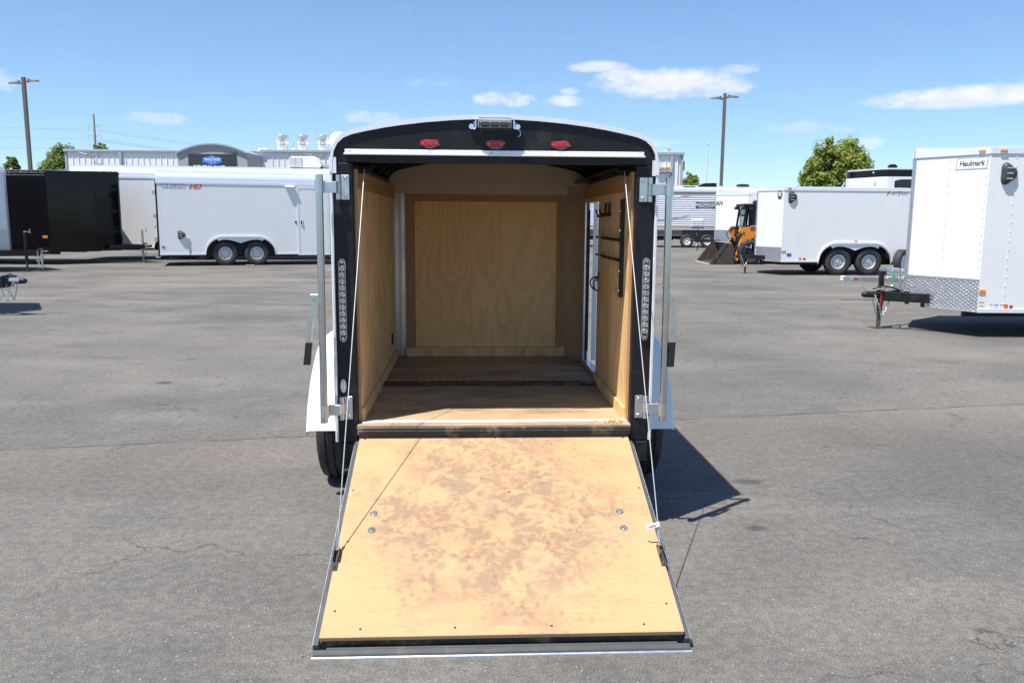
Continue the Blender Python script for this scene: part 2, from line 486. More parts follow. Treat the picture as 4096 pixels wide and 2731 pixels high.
    hgt = t.math('ADD', t.math('MULTIPLY', g1, 0.6), t.math('MULTIPLY', t.math('SUBTRACT', 1.0, crack), 0.8))
    bump(t, b, hgt, 0.55, 0.006)
    return m


M['asphalt'] = asphalt()
M['dirt'] = simple('dry_grass_and_dirt', (0.20, 0.17, 0.10), 0.95, var=0.3, vs=0.05)

# ------------------------------------------------------------------ mesh builder


class MB:
    def __init__(self):
        self.v = []
        self.f = []
        self.mi = []
        self.m = 0

    def add(self, vs, fs):
        k = len(self.v)
        self.v += [tuple(p) for p in vs]
        for f in fs:
            self.f.append(tuple(k + i for i in f))
            self.mi.append(self.m)
        return self

    def box(self, x0, x1, y0, y1, z0, z1, bev=0.0, mtx=None):
        c = Vector(((x0 + x1) / 2, (y0 + y1) / 2, (z0 + z1) / 2))
        hx, hy, hz = abs(x1 - x0) / 2, abs(y1 - y0) / 2, abs(z1 - z0) / 2
        b = min(bev, 0.45 * min(hx, hy, hz))
        if b <= 0:
            vs = [Vector((sx * hx, sy * hy, sz * hz)) for sx in (-1, 1) for sy in (-1, 1) for sz in (-1, 1)]
            fs = [(0, 1, 3, 2), (4, 6, 7, 5), (0, 4, 5, 1), (2, 3, 7, 6), (0, 2, 6, 4), (1, 5, 7, 3)]
        else:
            vs = []
            idx = {}
            for sx in (-1, 1):
                for sy in (-1, 1):
                    for sz in (-1, 1):
                        idx[sx, sy, sz] = len(vs)
                        vs += [Vector((sx * hx, sy * (hy - b), sz * (hz - b))), Vector((sx * (hx - b), sy * hy, sz * (hz - b))),
                               Vector((sx * (hx - b), sy * (hy - b), sz * hz))]
            fs = []
            for s in (-1, 1):
                fs.append([idx[s, a, c2] for a, c2 in ((-1, -1), (1, -1), (1, 1), (-1, 1))])
                fs.append([idx[a, s, c2] + 1 for a, c2 in ((-1, -1), (1, -1), (1, 1), (-1, 1))])
                fs.append([idx[a, c2, s] + 2 for a, c2 in ((-1, -1), (1, -1), (1, 1), (-1, 1))])
            for a in (-1, 1):
                for c2 in (-1, 1):
                    fs.append([idx[a, c2, -1], idx[a, c2, 1], idx[a, c2, 1] + 1, idx[a, c2, -1] + 1])
                    fs.append([idx[a, -1, c2], idx[a, 1, c2], idx[a, 1, c2] + 2, idx[a, -1, c2] + 2])
                    fs.append([idx[-1, a, c2] + 1, idx[1, a, c2] + 1, idx[1, a, c2] + 2, idx[-1, a, c2] + 2])
            for k in idx.values():
                fs.append([k, k + 1, k + 2])
            out = []
            for f in fs:
                n = (vs[f[1]] - vs[f[0]]).cross(vs[f[2]] - vs[f[0]])
                cc = sum((vs[i] for i in f), Vector()) / len(f)
                out.append(tuple(f) if n.dot(cc) > 0 else tuple(reversed(f)))
            fs = out
        vs = [c + p for p in vs]
        if mtx is not None:
            vs = [mtx @ p for p in vs]
        return self.add(vs, fs)

    def tube(self, pts, r, n=10, caps=True, closed=False):
        pts = [Vector(p) for p in pts]
        rs = r if isinstance(r, (list, tuple)) else [r] * len(pts)
        rings = []
        prev = None
        N = len(pts)
        for i, p in enumerate(pts):
            if closed:
                d = pts[(i + 1) % N] - pts[i - 1]
            else:
                d = pts[min(i + 1, N - 1)] - pts[max(i - 1, 0)]
            d.normalize()
            if prev is None:
                a = Vector((0, 0, 1)) if abs(d.z) < 0.9 else Vector((1, 0, 0))
                u = d.cross(a).normalized()
            else:
                u = (prev - d * prev.dot(d)).normalized()
            prev = u
            v = d.cross(u)
            rings.append([p + (u * cos(2 * pi * k / n) + v * sin(2 * pi * k / n)) * rs[i] for k in range(n)])
        vs = [q for ring in rings for q in ring]
        fs = []
        for i in range(N if closed else N - 1):
            a, b = i * n, ((i + 1) % N) * n
            for k in range(n):
                fs.append((a + k, a + (k + 1) % n, b + (k + 1) % n, b + k))
        if caps and not closed:
            fs.append(tuple(reversed(range(n))))
            fs.append(tuple(range((N - 1) * n, N * n)))
        return self.add(vs, fs)

    def lathe(self, prof, org, axis, n=24, close=False):
        """prof: list of (distance along axis, radius)"""
        org = Vector(org)
        ax = Vector(axis).normalized()
        a = Vector((0, 0, 1)) if abs(ax.z) < 0.9 else Vector((1, 0, 0))
        u = ax.cross(a).normalized()
        v = ax.cross(u)
        vs = [org + ax * h + (u * cos(2 * pi * k / n) + v * sin(2 * pi * k / n)) * r for (h, r) in prof for k in range(n)]
        fs = []
        for i in range(len(prof) - 1):
            for k in range(n):
                fs.append((i * n + k, (i + 1) * n + k, (i + 1) * n + (k + 1) % n, i * n + (k + 1) % n))
        if close:
            fs.append(tuple(range(n)))
            fs.append(tuple(reversed(range((len(prof) - 1) * n, len(prof) * n))))
        return self.add(vs, fs)

    def prism(self, poly, f, a0, a1):
        """poly 2d outline, f(u, v, a) -> 3d; extruded from a0 to a1"""
        n = len(poly)
        vs = [f(u, v, a0) for u, v in poly] + [f(u, v, a1) for u, v in poly]
        fs = [tuple(reversed(range(n))), tuple(range(n, 2 * n))]
        for i in range(n):
            j = (i + 1) % n
            fs.append((i, j, n + j, n + i))
        return self.add(vs, fs)

    def band(self, lo, hi, f, a0, a1):
        """solid strip between two polylines lo/hi of equal length (2d), extruded a0..a1"""
        n = len(lo)
        vs = [f(*p, a0) for p in lo] + [f(*p, a0) for p in hi] + [f(*p, a1) for p in lo] + [f(*p, a1) for p in hi]
        fs = []
        for i in range(n - 1):
            fs.append((i, i + 1, n + i + 1, n + i))
            fs.append((2 * n + i, 3 * n + i, 3 * n + i + 1, 2 * n + i + 1))
            fs.append((n + i, n + i + 1, 3 * n + i + 1, 3 * n + i))
            fs.append((i, 2 * n + i, 2 * n + i + 1, i + 1))
        fs.append((0, n, 3 * n, 2 * n))
        fs.append((n - 1, 3 * n - 1, 4 * n - 1, 2 * n - 1))
        return self.add(vs, fs)

    def ball(self, c, r, n=8, sc=(1, 1, 1)):
        c = Vector(c)
        vs = []
        fs = []
        k = n
        m = max(3, n // 2)
        for i in range(m + 1):
            t = pi * i / m
            for j in range(k):
                a = 2 * pi * j / k
                vs.append(c + Vector((r * sc[0] * sin(t) * cos(a), r * sc[1] * sin(t) * sin(a), r * sc[2] * cos(t))))
        for i in range(m):
            for j in range(k):
                fs.append((i * k + j, (i + 1) * k + j, (i + 1) * k + (j + 1) % k, i * k + (j + 1) % k))
        return self.add(vs, fs)

    def mesh(self, name, mats, smooth=35.0):
        me = bpy.data.meshes.new(name)
        me.from_pydata([tuple(p) for p in self.v], [], self.f)
        for m in (mats if isinstance(mats, (list, tuple)) else [mats]):
            me.materials.append(m)
        me.polygons.foreach_set('material_index', self.mi)
        if smooth:
            me.polygons.foreach_set('use_smooth', [True] * len(me.polygons))
            me.validate()
            me.update()
            me.set_sharp_from_angle(angle=radians(smooth))
        else:
            me.validate()
            me.update()
        return me

    def build(self, name, mats, parent=None, smooth=35.0, **props):
        return link(name, self.mesh(name, mats, smooth), parent, **props)


def link(name, me, parent=None, loc=None, rot=None, mtx=None, **props):
    o = bpy.data.objects.new(name, me)
    COL.objects.link(o)
    if parent is not None:
        o.parent = parent
    if loc is not None:
        o.location = loc
    if rot is not None:
        o.rotation_euler = rot
    if mtx is not None:
        o.matrix_basis = mtx
    for k, v in props.items():
        o[k] = v
    return o


def thing(name, label, category, loc=(0, 0, 0), rotz=0.0, group=None):
    o = bpy.data.objects.new(name, None)
    COL.objects.link(o)
    o.location = loc
    o.rotation_euler = (0, 0, rotz)
    o.empty_display_size = 0.3
    o['label'] = label
    o['category'] = category
    if group:
        o['group'] = group
    return o


def tag(o, label, category, group=None):
    o['label'] = label
    o['category'] = category
    if group:
        o['group'] = group
    return o


def B(*a, **k):
    return MB().box(*a, **k)


_txt = {}


def lettering(name, s, size, m, parent, org, right, upv, depth=0.003, shear=0.0, bold=0.0, align='CENTER', sx=1.0, **props):
    """raised lettering: org is the baseline point, right / upv the reading directions"""
    cu = bpy.data.curves.new(name, 'FONT')
    cu.body = s
    cu.size = size
    cu.align_x = align
    cu.align_y = 'CENTER'
    cu.extrude = depth
    cu.shear = shear
    cu.offset = bold
    cu.resolution_u = 3
    tmp = bpy.data.objects.new(name, cu)
    COL.objects.link(tmp)
    dg = bpy.context.evaluated_depsgraph_get()
    me = bpy.data.meshes.new_from_object(tmp.evaluated_get(dg))
    bpy.data.objects.remove(tmp)
    bpy.data.curves.remove(cu)
    r = Vector(right).normalized()
    u = Vector(upv).normalized()
    n = r.cross(u).normalized()
    mt = Matrix((r * sx, u, n)).transposed().to_4x4()
    mt.translation = Vector(org)
    me.transform(mt)
    me.materials.clear()
    me.materials.append(m)
    me.name = name
    return link(name, me, parent, **props)


# ------------------------------------------------------------------ ground
g = MB()
g.add([(-70, -25, 0), (60, -25, 0), (60, 66, 0), (-70, 66, 0)], [(0, 1, 2, 3)])
g.build('asphalt_lot', M['asphalt'], kind='structure')
g = MB()
g.add([(-2500, -2500, -0.03), (2500, -2500, -0.03), (2500, 2500, -0.03), (-2500, 2500, -0.03)], [(0, 1, 2, 3)])
g.build('terrain', M['dirt'], kind='structure')

# ------------------------------------------------------------------ the open cargo trailer in the middle
ZF = 0.529          # height of its floor
R3 = Matrix(((0.998738, -0.050214, 0.0), (0.050214, 0.998734, 0.003031), (0.0, -0.003035, 0.999995)))
TR = thing('cargo_trailer', 'small black and white enclosed trailer with its plywood ramp door lowered on the asphalt', 'trailer')
m4 = R3.to_4x4()
m4.translation = Vector((-0.080, 3.8541, 0.5291)) + R3 @ Vector((0, 0, -ZF))
TR.matrix_basis = m4


def zb(mb):
    mb.v = [(p[0], p[1], p[2] + ZF) for p in mb.v]
    return mb


def part(name, mb, m, parent=TR, smooth=35.0, **k):
    return zb(mb).build(name, m, parent, smooth, **k)


fxz = lambda u, v, a: (u, a, v)
fyz = lambda u, v, a: (a, u, v)
fxy = lambda u, v, a: (u, v, a)


def arch(dz=0.0, dx=0.0, n=15):
    """roof outline of the rear frame, left to right, shrunk by dx / dz"""
    half = [(0.752, 1.169), (0.750, 1.217), (0.740, 1.275), (0.722, 1.312), (0.694, 1.340), (0.655, 1.357), (0.60, 1.370),
            (0.52, 1.386), (0.44, 1.399), (0.33, 1.413), (0.20, 1.424), (0.10, 1.429), (0.0, 1.431)]
    out = []
    for x, z in half:
        k = min(1.0, max(0.0, (z - 1.17) / 0.18))
        out.append((-(x - dx * (1 - 0.55 * k * (x / 0.75))), z - dz * k))
    return out + [(-x, z) for x, z in reversed(out[:-1])]


# --- outer shell
mb = MB()
mb.box(-0.733, -0.718, 0.03, 1.86, -0.085, 1.20)
part('side_wall', mb, M['white'])
mb = MB()
DY0, DY1, DZ0, DZ1 = 1.03, 1.62, 0.035, 1.075
def rcurve(o_, y0_, n_=10):
    out_ = []
    for k_ in range(n_ + 1):
        y_ = y0_ + (2.045 - y0_) * sin(pi / 2 * k_ / n_)
        q_ = max(0.0, min(1.0, (y_ - 1.40) / 0.66))
        out_.append((0.45 + (0.235 - o_) * sqrt(max(0.0, 1 - q_ * q_)), y_))
    return out_


mb.box(0.672, 0.685, 0.03, DY0, -0.085, 1.20)
mb.band(rcurve(0.010, DY1), rcurve(0.0, DY1), fxy, -0.085, 1.20)
mb.band([p for p in rcurve(0.010, DY0, 24) if p[1] <= DY1], [p for p in rcurve(0.0, DY0, 24) if p[1] <= DY1], fxy, DZ1, 1.20)
mb.band([p for p in rcurve(0.010, DY0, 24) if p[1] <= DY1], [p for p in rcurve(0.0, DY0, 24) if p[1] <= DY1], fxy, -0.085, DZ0)
part('side_wall', mb, M['white'])
mb = MB()
o = arch()
mb.band([(x * 0.985, z - 0.012) for x, z in o], [(x * 0.993, z - 0.002) for x, z in o], fxz, 0.05, 1.98)
part('roof', mb, M['cap'])
mb = MB()
mb.band([(x * 0.95, z - 0.030) for x, z in o], [(x * 0.975, z - 0.016) for x, z in o], fxz, 0.06, 1.92)
part('dark_ceiling_sheet', mb, M['dark_inner'])  # added near-black sheet hides the bare roof skin and keeps the ceiling dark
part('light_gap_strip', B(0.600, 0.738, 0.06, 1.98, 1.2140, 1.2235), M['dark_inner'])  # added strip, closes the gap where light leaked in under the roof
mb = MB()                                                        # rounded front corners and the front sheet
for s in (-1,):
    cc = [(s * (0.57 + 0.163 * cos(a)), 1.86 + 0.19 * sin(a)) for a in [pi / 2 * k / 8 for k in range(9)]]
    ci = [(s * (0.57 + 0.150 * cos(a)), 1.86 + 0.175 * sin(a)) for a in [pi / 2 * k / 8 for k in range(9)]]
    mb.band(ci, cc, fxy, -0.085, 1.20)
mb.box(-0.57, 0.52, 2.036, 2.05, -0.085, 1.20)
mb.prism([(-0.72, 1.2)] + [(x * 0.96, z - 0.01) for x, z in o if z > 1.21] + [(0.72, 1.2)], fxz, 1.985, 2.0)
part('front_wall', mb, [M['white']])
mb = MB()
for s in (-1, 1):                                                # polished inner corner sheets
    mb = MB()
    if s > 0:
        ci = [(0.500 + 0.137 * cos(a), 1.625 + 0.355 * sin(a)) for a in [pi / 2 * k / 10 for k in range(11)]]
        co = [(0.500 + 0.141 * cos(a), 1.625 + 0.360 * sin(a)) for a in [pi / 2 * k / 10 for k in range(11)]]
        mb.band(ci, co, fxy, 0.0, 1.19)
        part('corner_skin', mb, M['skin_in'])
        continue
    ci = [(s * (0.555 + 0.145 * cos(a)), 1.84 + 0.165 * sin(a)) for a in [pi / 2 * k / 10 for k in range(11)]]
    co = [(s * (0.555 + 0.150 * cos(a)), 1.84 + 0.170 * sin(a)) for a in [pi / 2 * k / 10 for k in range(11)]]
    mb.band(ci, co, fxy, 0.0, 1.19)
    part('corner_skin', mb, M['skin_in'])

# --- rear steel frame
for s in (-1, 1):
    x0, x1 = sorted((s * 0.648, s * 0.737))
    part('rear_post', B(x0, x1, -0.012, 0.045, -0.088, 1.2125, 0.004), M['black_steel'])
    x0, x1 = sorted((s * 0.640, s * 0.737))
    part('post_foot', B(x0, x1, -0.016, 0.045, -0.19, -0.090, 0.004), M['black_steel'])
mb = MB()
top = [(x * 0.983, z - 0.018) for x, z in o if z > 1.22]
mb.prism([(-0.735, 1.2155)] + top + [(0.735, 1.2155)], fxz, -0.010, 0.045)
part('header_panel', mb, M['black_steel'])
mb = MB()
mb.box(-0.644, 0.644, 0.0, 0.040, 1.2165, 1.232)
part('header_lip', mb, M['black'])
for s in (-1, 1):
    mb = MB()
    x0, x1 = sorted((s * 0.738, s * 0.753))
    mb.box(x0, x1, -0.018, 0.06, -0.085, 1.235, 0.003)
    mb.box(min(s * 0.720, s * 0.738), max(s * 0.720, s * 0.738), -0.020, -0.0165, 1.165, 1.235)
    part('corner_trim', mb, M['white_trim'])
mb = MB()
lo = arch(0.020, 0.015)
mb.band(lo, o, fxz, -0.022, 0.055)
part('roof_trim', mb, M['white_trim'])
mb = MB()
mb.box(-0.681, 0.681, -0.020, -0.0105, 1.248, 1.272, 0.002)
mb.box(-0.684, 0.684, -0.036, -0.0105, 1.2465, 1.2535, 0.003)
rg = part('rain_gutter', mb, M['white_trim'])
for x in (-0.66, -0.30, -0.02, 0.29, 0.655):
    part('screw', MB().ball((x, -0.0205, 1.2625), 0.0045, 8), M['zinc'], rg)

# --- red markers on the header
for x in (-0.300, -0.003, 0.293):
    mk = part('marker_light', MB().prism([(x + 0.030 * sx + 0.0125 * cos(a), 1.302 + 0.0125 * sin(a))
                                         for sx, a0 in ((1, -pi / 2), (-1, pi / 2)) for a in [a0 + pi * k / 6 for k in range(7)]][:],
                                        fxz, -0.020, -0.0095), M['redm'])
    for q in range(2):
        sx = -1 if q else 1
        part('screw', MB().ball((x + sx * 0.028, -0.0205, 1.301), 0.004, 8), M['chrome'], mk)
    lm = MB()
    lm.box(x - 0.019, x + 0.019, -0.0255, -0.019, 1.2935, 1.3105, 0.003)
    part('lens', lm, M['red_lens'], mk)
    sm = MB()
    sm.prism([(x + 0.003 + (0.042 + 0.004 * sin(5 * a + x * 9)) * cos(a), 1.300 + (0.020 + 0.003 * sin(3 * a + x * 20)) * sin(a))
              for a in [2 * pi * k / 28 for k in range(28)]], fxz, -0.0112, -0.0095)
    part('sealant', sm, M['grey_smear'], mk)

# --- floodlight bar under the peak
lb = part('flood_light', B(-0.082, 0.070, -0.075, -0.022, 1.368, 1.406, 0.004), M['alu_dull'])
mb = MB()
for k in range(7):
    mb.box(-0.078, 0.066, -0.072 + k * 0.0065, -0.069 + k * 0.0065, 1.405, 1.411)
part('cooling_fin', mb, M['alu_dull'], lb)
mb = MB()
mb.box(-0.078, 0.066, -0.0785, -0.074, 1.3685, 1.3905, 0.002)
part('lamp_face', mb, M['black'], lb)
mb = MB()
for k in range(24):
    mb.ball((-0.074 + k * 0.0060, -0.0785, 1.3805), 0.0026, 6)
part('diode_row', mb, M['clear'], lb)
for k in range(4):
    part('screw', MB().ball((-0.070 + k * 0.0425, -0.0785, 1.3885), 0.0035, 6), M['chrome'], lb)
    part('screw', MB().ball((-0.070 + k * 0.0425, -0.0785, 1.3715), 0.0035, 6), M['chrome'], lb)
for s, x in ((-1, -0.088), (1, 0.076)):
    mb = MB()
    mb.box(min(x, x + s * 0.006), max(x, x + s * 0.006), -0.062, -0.012, 1.366, 1.404, 0.002)
    mb.box(min(x, x + s * 0.030), max(x, x + s * 0.030), -0.018, -0.0105, 1.366, 1.386, 0.002)
    mb.tube([(x, -0.045, 1.385), (x + s * 0.012, -0.045, 1.385)], 0.009, 8)
    mb.tube([(x + s * 0.022, -0.030, 1.376), (x + s * 0.022, -0.010, 1.376)], 0.0125, 8)
    part('bracket', mb, M['chrome'], lb)
part('cable_loop', MB().tube([(0.098, -0.013, 1.366), (0.112, -0.02, 1.355), (0.110, -0.02, 1.338), (0.100, -0.014, 1.335)], 0.003, 6), M['chrome'], lb)

# --- clear tail lamp strips
for s in (-1, 1):
    xc = -0.7045 if s < 0 else 0.7055
    z0, z1 = (0.394, 0.781) if s < 0 else (0.402, 0.790)
    hw = 0.0165
    outl = [(xc + hw * cos(a), z0 + 0.024 + 0.024 * sin(a)) for a in [pi + pi * k / 8 for k in range(9)]] + \
           [(xc + hw * cos(a), z1 - 0.024 + 0.024 * sin(a)) for a in [pi * k / 8 for k in range(9)]]
    tl = part('tail_lamp', MB().prism(outl, fxz, -0.024, -0.0115), M['alu_dull'])
    part('lamp_base', MB().prism([(xc + (x - xc) * 0.72, z * 0.97 + 0.03 * (z0 + z1) / 2) for x, z in outl], fxz, -0.0262, -0.0235), M['frame_grey'], tl)
    n = 11
    for k in range(n):
        zc = z0 + 0.045 + (z1 - z0 - 0.09) * k / (n - 1)
        mb = MB()
        mb.lathe([(0.0, 0.0132), (0.004, 0.0128), (0.007, 0.0095), (0.0055, 0.006), (0.0075, 0.0035), (0.0078, 0.0005)], (xc, -0.0262, zc), (0, -1, 0), 14)
        part('lens', mb, M['clear'], tl, 50)
        part('reflector', MB().lathe([(0, 0.0118), (-0.001, 0.006), (0.0005, 0.0005)], (xc, -0.0266, zc), (0, -1, 0), 12), M['chrome'], tl)
    for zc in (z0 + 0.016, z1 - 0.016):
        part('screw', MB().lathe([(0, 0.007), (0.004, 0.006), (0.005, 0.0004)], (xc, -0.024, zc), (0, -1, 0), 10), M['chrome'], tl)
pl = part('plate_lamp', MB().prism([(-0.710 + 0.014 * cos(a) * min(1, abs(1.6 * cos(a)) + 0.55), 0.1865 + 0.0325 * sin(a)) for a in [2 * pi * k / 16 for k in range(16)]],
                                  fxz, -0.020, -0.0115), M['chrome'])
part('lens', B(-0.719, -0.701, -0.030, -0.019, 0.166, 0.206, 0.006), M['plastic_white'], pl)

# --- bar locks swung open on both jambs
for s in (-1, 1):
    mir = lambda x: s * x
    def bx(mb, x0, x1, *r, **k):
        a, b = sorted((s * x0, s * x1))
        return mb.box(a, b, *r, **k)
    mb = MB()
    mb.tube([(s * 0.787, -0.075, 1.153), (s * 0.793, -0.078, 0.026)], 0.0165, 14)
    bar = part('lock_bar', mb, M['galv'])
    part('pipe_end', MB().tube([(s * 0.787, -0.075, 1.1531), (s * 0.787, -0.075, 1.1545)], 0.0135, 12), M['black'], bar)
    for (zc, off) in ((1.102, 0.0), (0.081, 0.007)):
        pm = MB()
        bx(pm, 0.664 + off, 0.701 + off, -0.0185, -0.0125, zc - 0.055, zc + 0.055, bev=0.004)
        for (h0, h1) in ((zc - 0.055, zc - 0.026), (zc + 0.026, zc + 0.055)):
            pm.tube([(s * (0.711 + off), -0.026, h0), (s * (0.711 + off), -0.026, h1)], 0.0105, 10)
        hp = part('hinge_plate', pm, M['zinc'], bar)
        st = MB()
        bx(st, 0.716 + off, 0.775 + off, -0.060, -0.053, zc - 0.026, zc + 0.024, bev=0.0015)
        st.tube([(s * (0.711 + off), -0.028, zc - 0.0245), (s * (0.711 + off), -0.028, zc + 0.0245)], 0.0125, 10)
        st.add([(s * (0.704 + off), -0.034, zc - 0.024), (s * (0.722 + off), -0.058, zc - 0.024), (s * (0.722 + off), -0.058, zc + 0.023), (s * (0.704 + off), -0.034, zc + 0.023)], [(0, 1, 2, 3)])
        st.tube([(s * 0.789, -0.0765, zc - 0.030), (s * 0.789, -0.0765, zc + 0.026)], 0.0205, 12)
        part('hinge_strap', st, M['zinc'], bar)
        for zz in (zc + 0.040, zc - 0.040):
            part('bolt', MB().lathe([(0, 0.0095), (0.003, 0.009), (0.006, 0.006), (0.007, 0.0005)], (s * (0.679 + off), -0.0185, zz), (0, -1, 0), 10), M['chrome'], bar)
    mb = MB()
    bx(mb, 0.797, 0.841, -0.081, -0.074, 0.574, 0.622, bev=0.003)
    part('handle_plate', mb, M['zinc'], bar)
    part('handle_pivot', MB().lathe([(0, 0.008), (0.004, 0.007), (0.004, 0.004), (0.002, 0.0035)], (s * 0.823, -0.081, 0.601), (0, -1, 0), 12), M['chrome'], bar)
    pth = [(0.818, 0.574), (0.834, 0.53), (0.846, 0.482), (0.850, 0.43), (0.851, 0.39)] if s < 0 else [(0.823, 0.574), (0.827, 0.53), (0.8285, 0.482), (0.8275, 0.43), (0.824, 0.39)]
    w2 = 0.0125
    part('handle', MB().band([(s * (x - w2), z) for x, z in pth], [(s * (x + w2), z) for x, z in pth], fxz, -0.088, -0.082), M['zinc'], bar)
    g0, g1 = ((0.851, 0.402), (0.863, 0.300)) if s < 0 else ((0.824, 0.402), (0.818, 0.287))
    mb = MB()
    mb.band([(s * (g0[0] - 0.0145), g0[1]), (s * (g1[0] - 0.0155), g1[1])], [(s * (g0[0] + 0.0145), g0[1]), (s * (g1[0] + 0.0155), g1[1])], fxz, -0.0945, -0.0755)
    part('grip', mb, M['black'], bar)

# --- floor
for (x0, x1) in ((-0.648, -0.4870), (-0.4855, 0.648)):
    part('floor_panel', B(x0, x1, -0.0405, 1.995, -0.018, 0.0, 0.0008), M['ply_floor'])
part('sill_strip', B(-0.632, 0.640, 0.006, 0.052, 0.0005, 0.0055, 0.002), M['white_trim'])
mb = MB()
mb.box(-0.646, 0.646, -0.052, -0.041, -0.042, -0.0065, 0.003)
mb.box(-0.640, 0.640, -0.0405, 0.03, -0.060, -0.0185)
mb.box(-0.640, 0.640, -0.0560, -0.0522, -0.0265, -0.0215, 0.001)
part('rear_beam', mb, M['black_rust'])
mb = MB()
mb.box(-0.640, 0.640, 0.905, 1.005, 0.0005, 0.0095, 0.003)
mb.box(-0.644, 0.644, 0.897, 0.909, 0.0005, 0.0135, 0.002)
et = part('cargo_track', mb, M['black_rust'])
for k in range(28):
    x = -0.612 + k * 0.0453
    part('slot', B(x - 0.011, x + 0.011, 0.955, 0.999, 0.0085, 0.0102), M['black'], et)

# --- plywood lining
WZ = 1.100
part('wall_panel', B(-0.648, -0.637, 0.046, 1.855, 0.001, WZ), M['ply_wall'])
part('wall_panel', B(0.637, 0.648, 0.046, DY0, 0.001, WZ), M['ply_wall'])
part('wall_panel', B(0.637, 0.648, DY0 + 0.001, DY1 - 0.001, DZ1, WZ), M['ply_wall'])
part('trim_board', B(-0.648, -0.632, 0.047, 1.85, WZ + 0.001, 1.186, 0.001), M['lauan'])
part('trim_board', B(0.632, 0.648, 0.047, 1.64, WZ + 0.001, 1.186, 0.001), M['lauan'])
part('kick_board', B(-0.6365, -0.624, 0.050, 1.85, 0.001, 0.062, 0.001), M['ply_wall'])
part('kick_board', B(0.624, 0.6365, 0.050, DY0 - 0.005, 0.001, 0.062, 0.001), M['ply_wall'])
for s in (-1, 1):
    a, b = sorted((s * 0.6365, s * 0.6475))
    part('panel_edge', B(a, b, 0.030, 0.0455, 0.001, 1.186), M['ply_edge' if s < 0 else 'ply_ramp'])  # right edge gets paler plywood: its sunlit look is in the colour
part('front_panel', B(-0.505, 0.490, 1.975, 1.985, 0.066, 1.085), M['ply_front'])
part('trim_board', B(-0.566, 0.555, 1.966, 1.985, 1.0855, 1.150, 0.001), M['lauan'])
part('trim_board', B(-0.566, -0.502, 1.967, 1.984, 0.066, 1.085, 0.001), M['lauan'])
part('trim_board', B(0.487, 0.555, 1.967, 1.984, 0.066, 1.085, 0.001), M['lauan'])
part('kick_board', B(-0.571, 0.558, 1.955, 1.972, 0.001, 0.0655, 0.001), M['ply_wall'])
mb = MB()
mb.prism([(-0.715, 1.138)] + [(x * 0.955, z - 0.055) for x, z in o if z > 1.20] + [(0.715, 1.138)], fxz, 1.945, 1.9645)
part('nose_liner', mb, M['liner'])
# screw heads in the front panel
mb = MB()
for (x, z) in ((-0.48, 0.40), (-0.20, 0.55), (0.0, 0.58), (0.16, 0.55), (0.0, 0.33), (-0.48, 0.9), (0.45, 0.6), (-0.3, 0.2), (0.25, 0.22), (-0.46, 0.75), (0.30, 0.93)):
    mb.lathe([(0, 0.005), (0.001, 0.0005)], (x, 1.975, z), (0, -1, 0), 8)
part('nail_head', mb, M['black_rust'])

# --- roof bows
for y in (0.12, 0.50, 0.88, 1.26, 1.62, 1.84):
    mb = MB()
    hi = [(x * 0.945, z - 0.032) for x, z in o]
    lw = [(x * 0.915, z - 0.068) for x, z in o]
    mb.band(lw, hi, fxz, y, y + 0.035)
    part('roof_bow', mb, M['black_steel'])
for s in (-1, 1):
    mb = MB()
    a, b = sorted((s * 0.650, s * 0.716))
    mb.box(a, b, 0.06, 1.60, 1.187, 1.213)
    part('top_rail', mb, M['black_steel'])
    sp = [(s * (0.575 + 0.055 * k / 60.0), 0.075 + 0.020 * cos(k * 0.75), 1.190 + 0.020 * sin(k * 0.75)) for k in range(61)]
    part('door_spring', MB().tube(sp, 0.0035, 6), M['black_steel'])
part('wire_clip', B(-0.115, -0.085, 0.12, 0.14, 1.327, 1.334), M['orange'])

# --- side door opening
mb = MB()
mb.box(0.6365, 0.6475, DY1 - 0.022, DY1, DZ0, DZ1)
mb.box(0.6365, 0.675, DY0 + 0.001, DY1 - 0.022, DZ0 - 0.030, DZ0 + 0.004)
part('door_frame', mb, M['alu'])
mb = MB()
mb.box(0.6478, 0.659, DY1 - 0.030, DY1, DZ0 + 0.005, DZ1 - 0.002)
mb.box(0.6592, 0.6690, DY1 - 0.035, DY1, DZ0 + 0.06, DZ1 - 0.045, 0.003)
part('door_seal', mb, M['black'])
mb = MB()
mb.band([(0.700, 1.66), (0.800, 2.10)], [(0.728, 1.655), (0.828, 2.095)], fxy, 0.02, 1.08)
sd = part('side_door', mb, M['white'])

# --- black tool rack and hooks on the right-hand panel
mb = MB()
mb.box(0.618, 0.6362, 0.185, 0.215, 0.585, 1.066, 0.002)
rk = part('tool_rack', mb, M['black'])
for z in (0.866, 0.766):
    part('rack_arm', MB().tube([(0.625, 0.20, z), (0.617, 0.55, z), (0.621, 0.97, z)], 0.0075, 8), M['black'], rk)
    part('arm_tip', MB().tube([(0.619, 0.80, z), (0.619, 0.85, z)], 0.0125, 10), M['chrome'], rk)
    part('socket', MB().tube([(0.626, 0.19, z), (0.626, 0.235, z)], 0.0125, 10), M['black'], rk)
for z in (1.01, 0.915, 0.715, 0.62):
    part('bolt', MB().ball((0.617, 0.20, z), 0.007, 8), M['chrome'], rk)
mb = MB()
for y in (0.60, 0.72):
    mb.tube([(0.634, y, 1.055), (0.628, y, 1.05), (0.626, y, 1.0), (0.585, y, 0.985), (0.575, y, 1.02)], 0.006, 8)
mb.tube([(0.630, 0.58, 0.992), (0.622, 0.96, 0.985)], 0.007, 8)
part('bicycle_hook', mb, M['black'])
lp = [(0.622 - 0.035 * abs(sin(a)), 0.90 + 0.075 * sin(a) * (1 if a < pi else 0.8), 0.60 + 0.040 * cos(a)) for a in [2 * pi * k / 18 for k in range(18)]]
mb = MB()
mb.tube(lp, 0.0045, 6, closed=True)
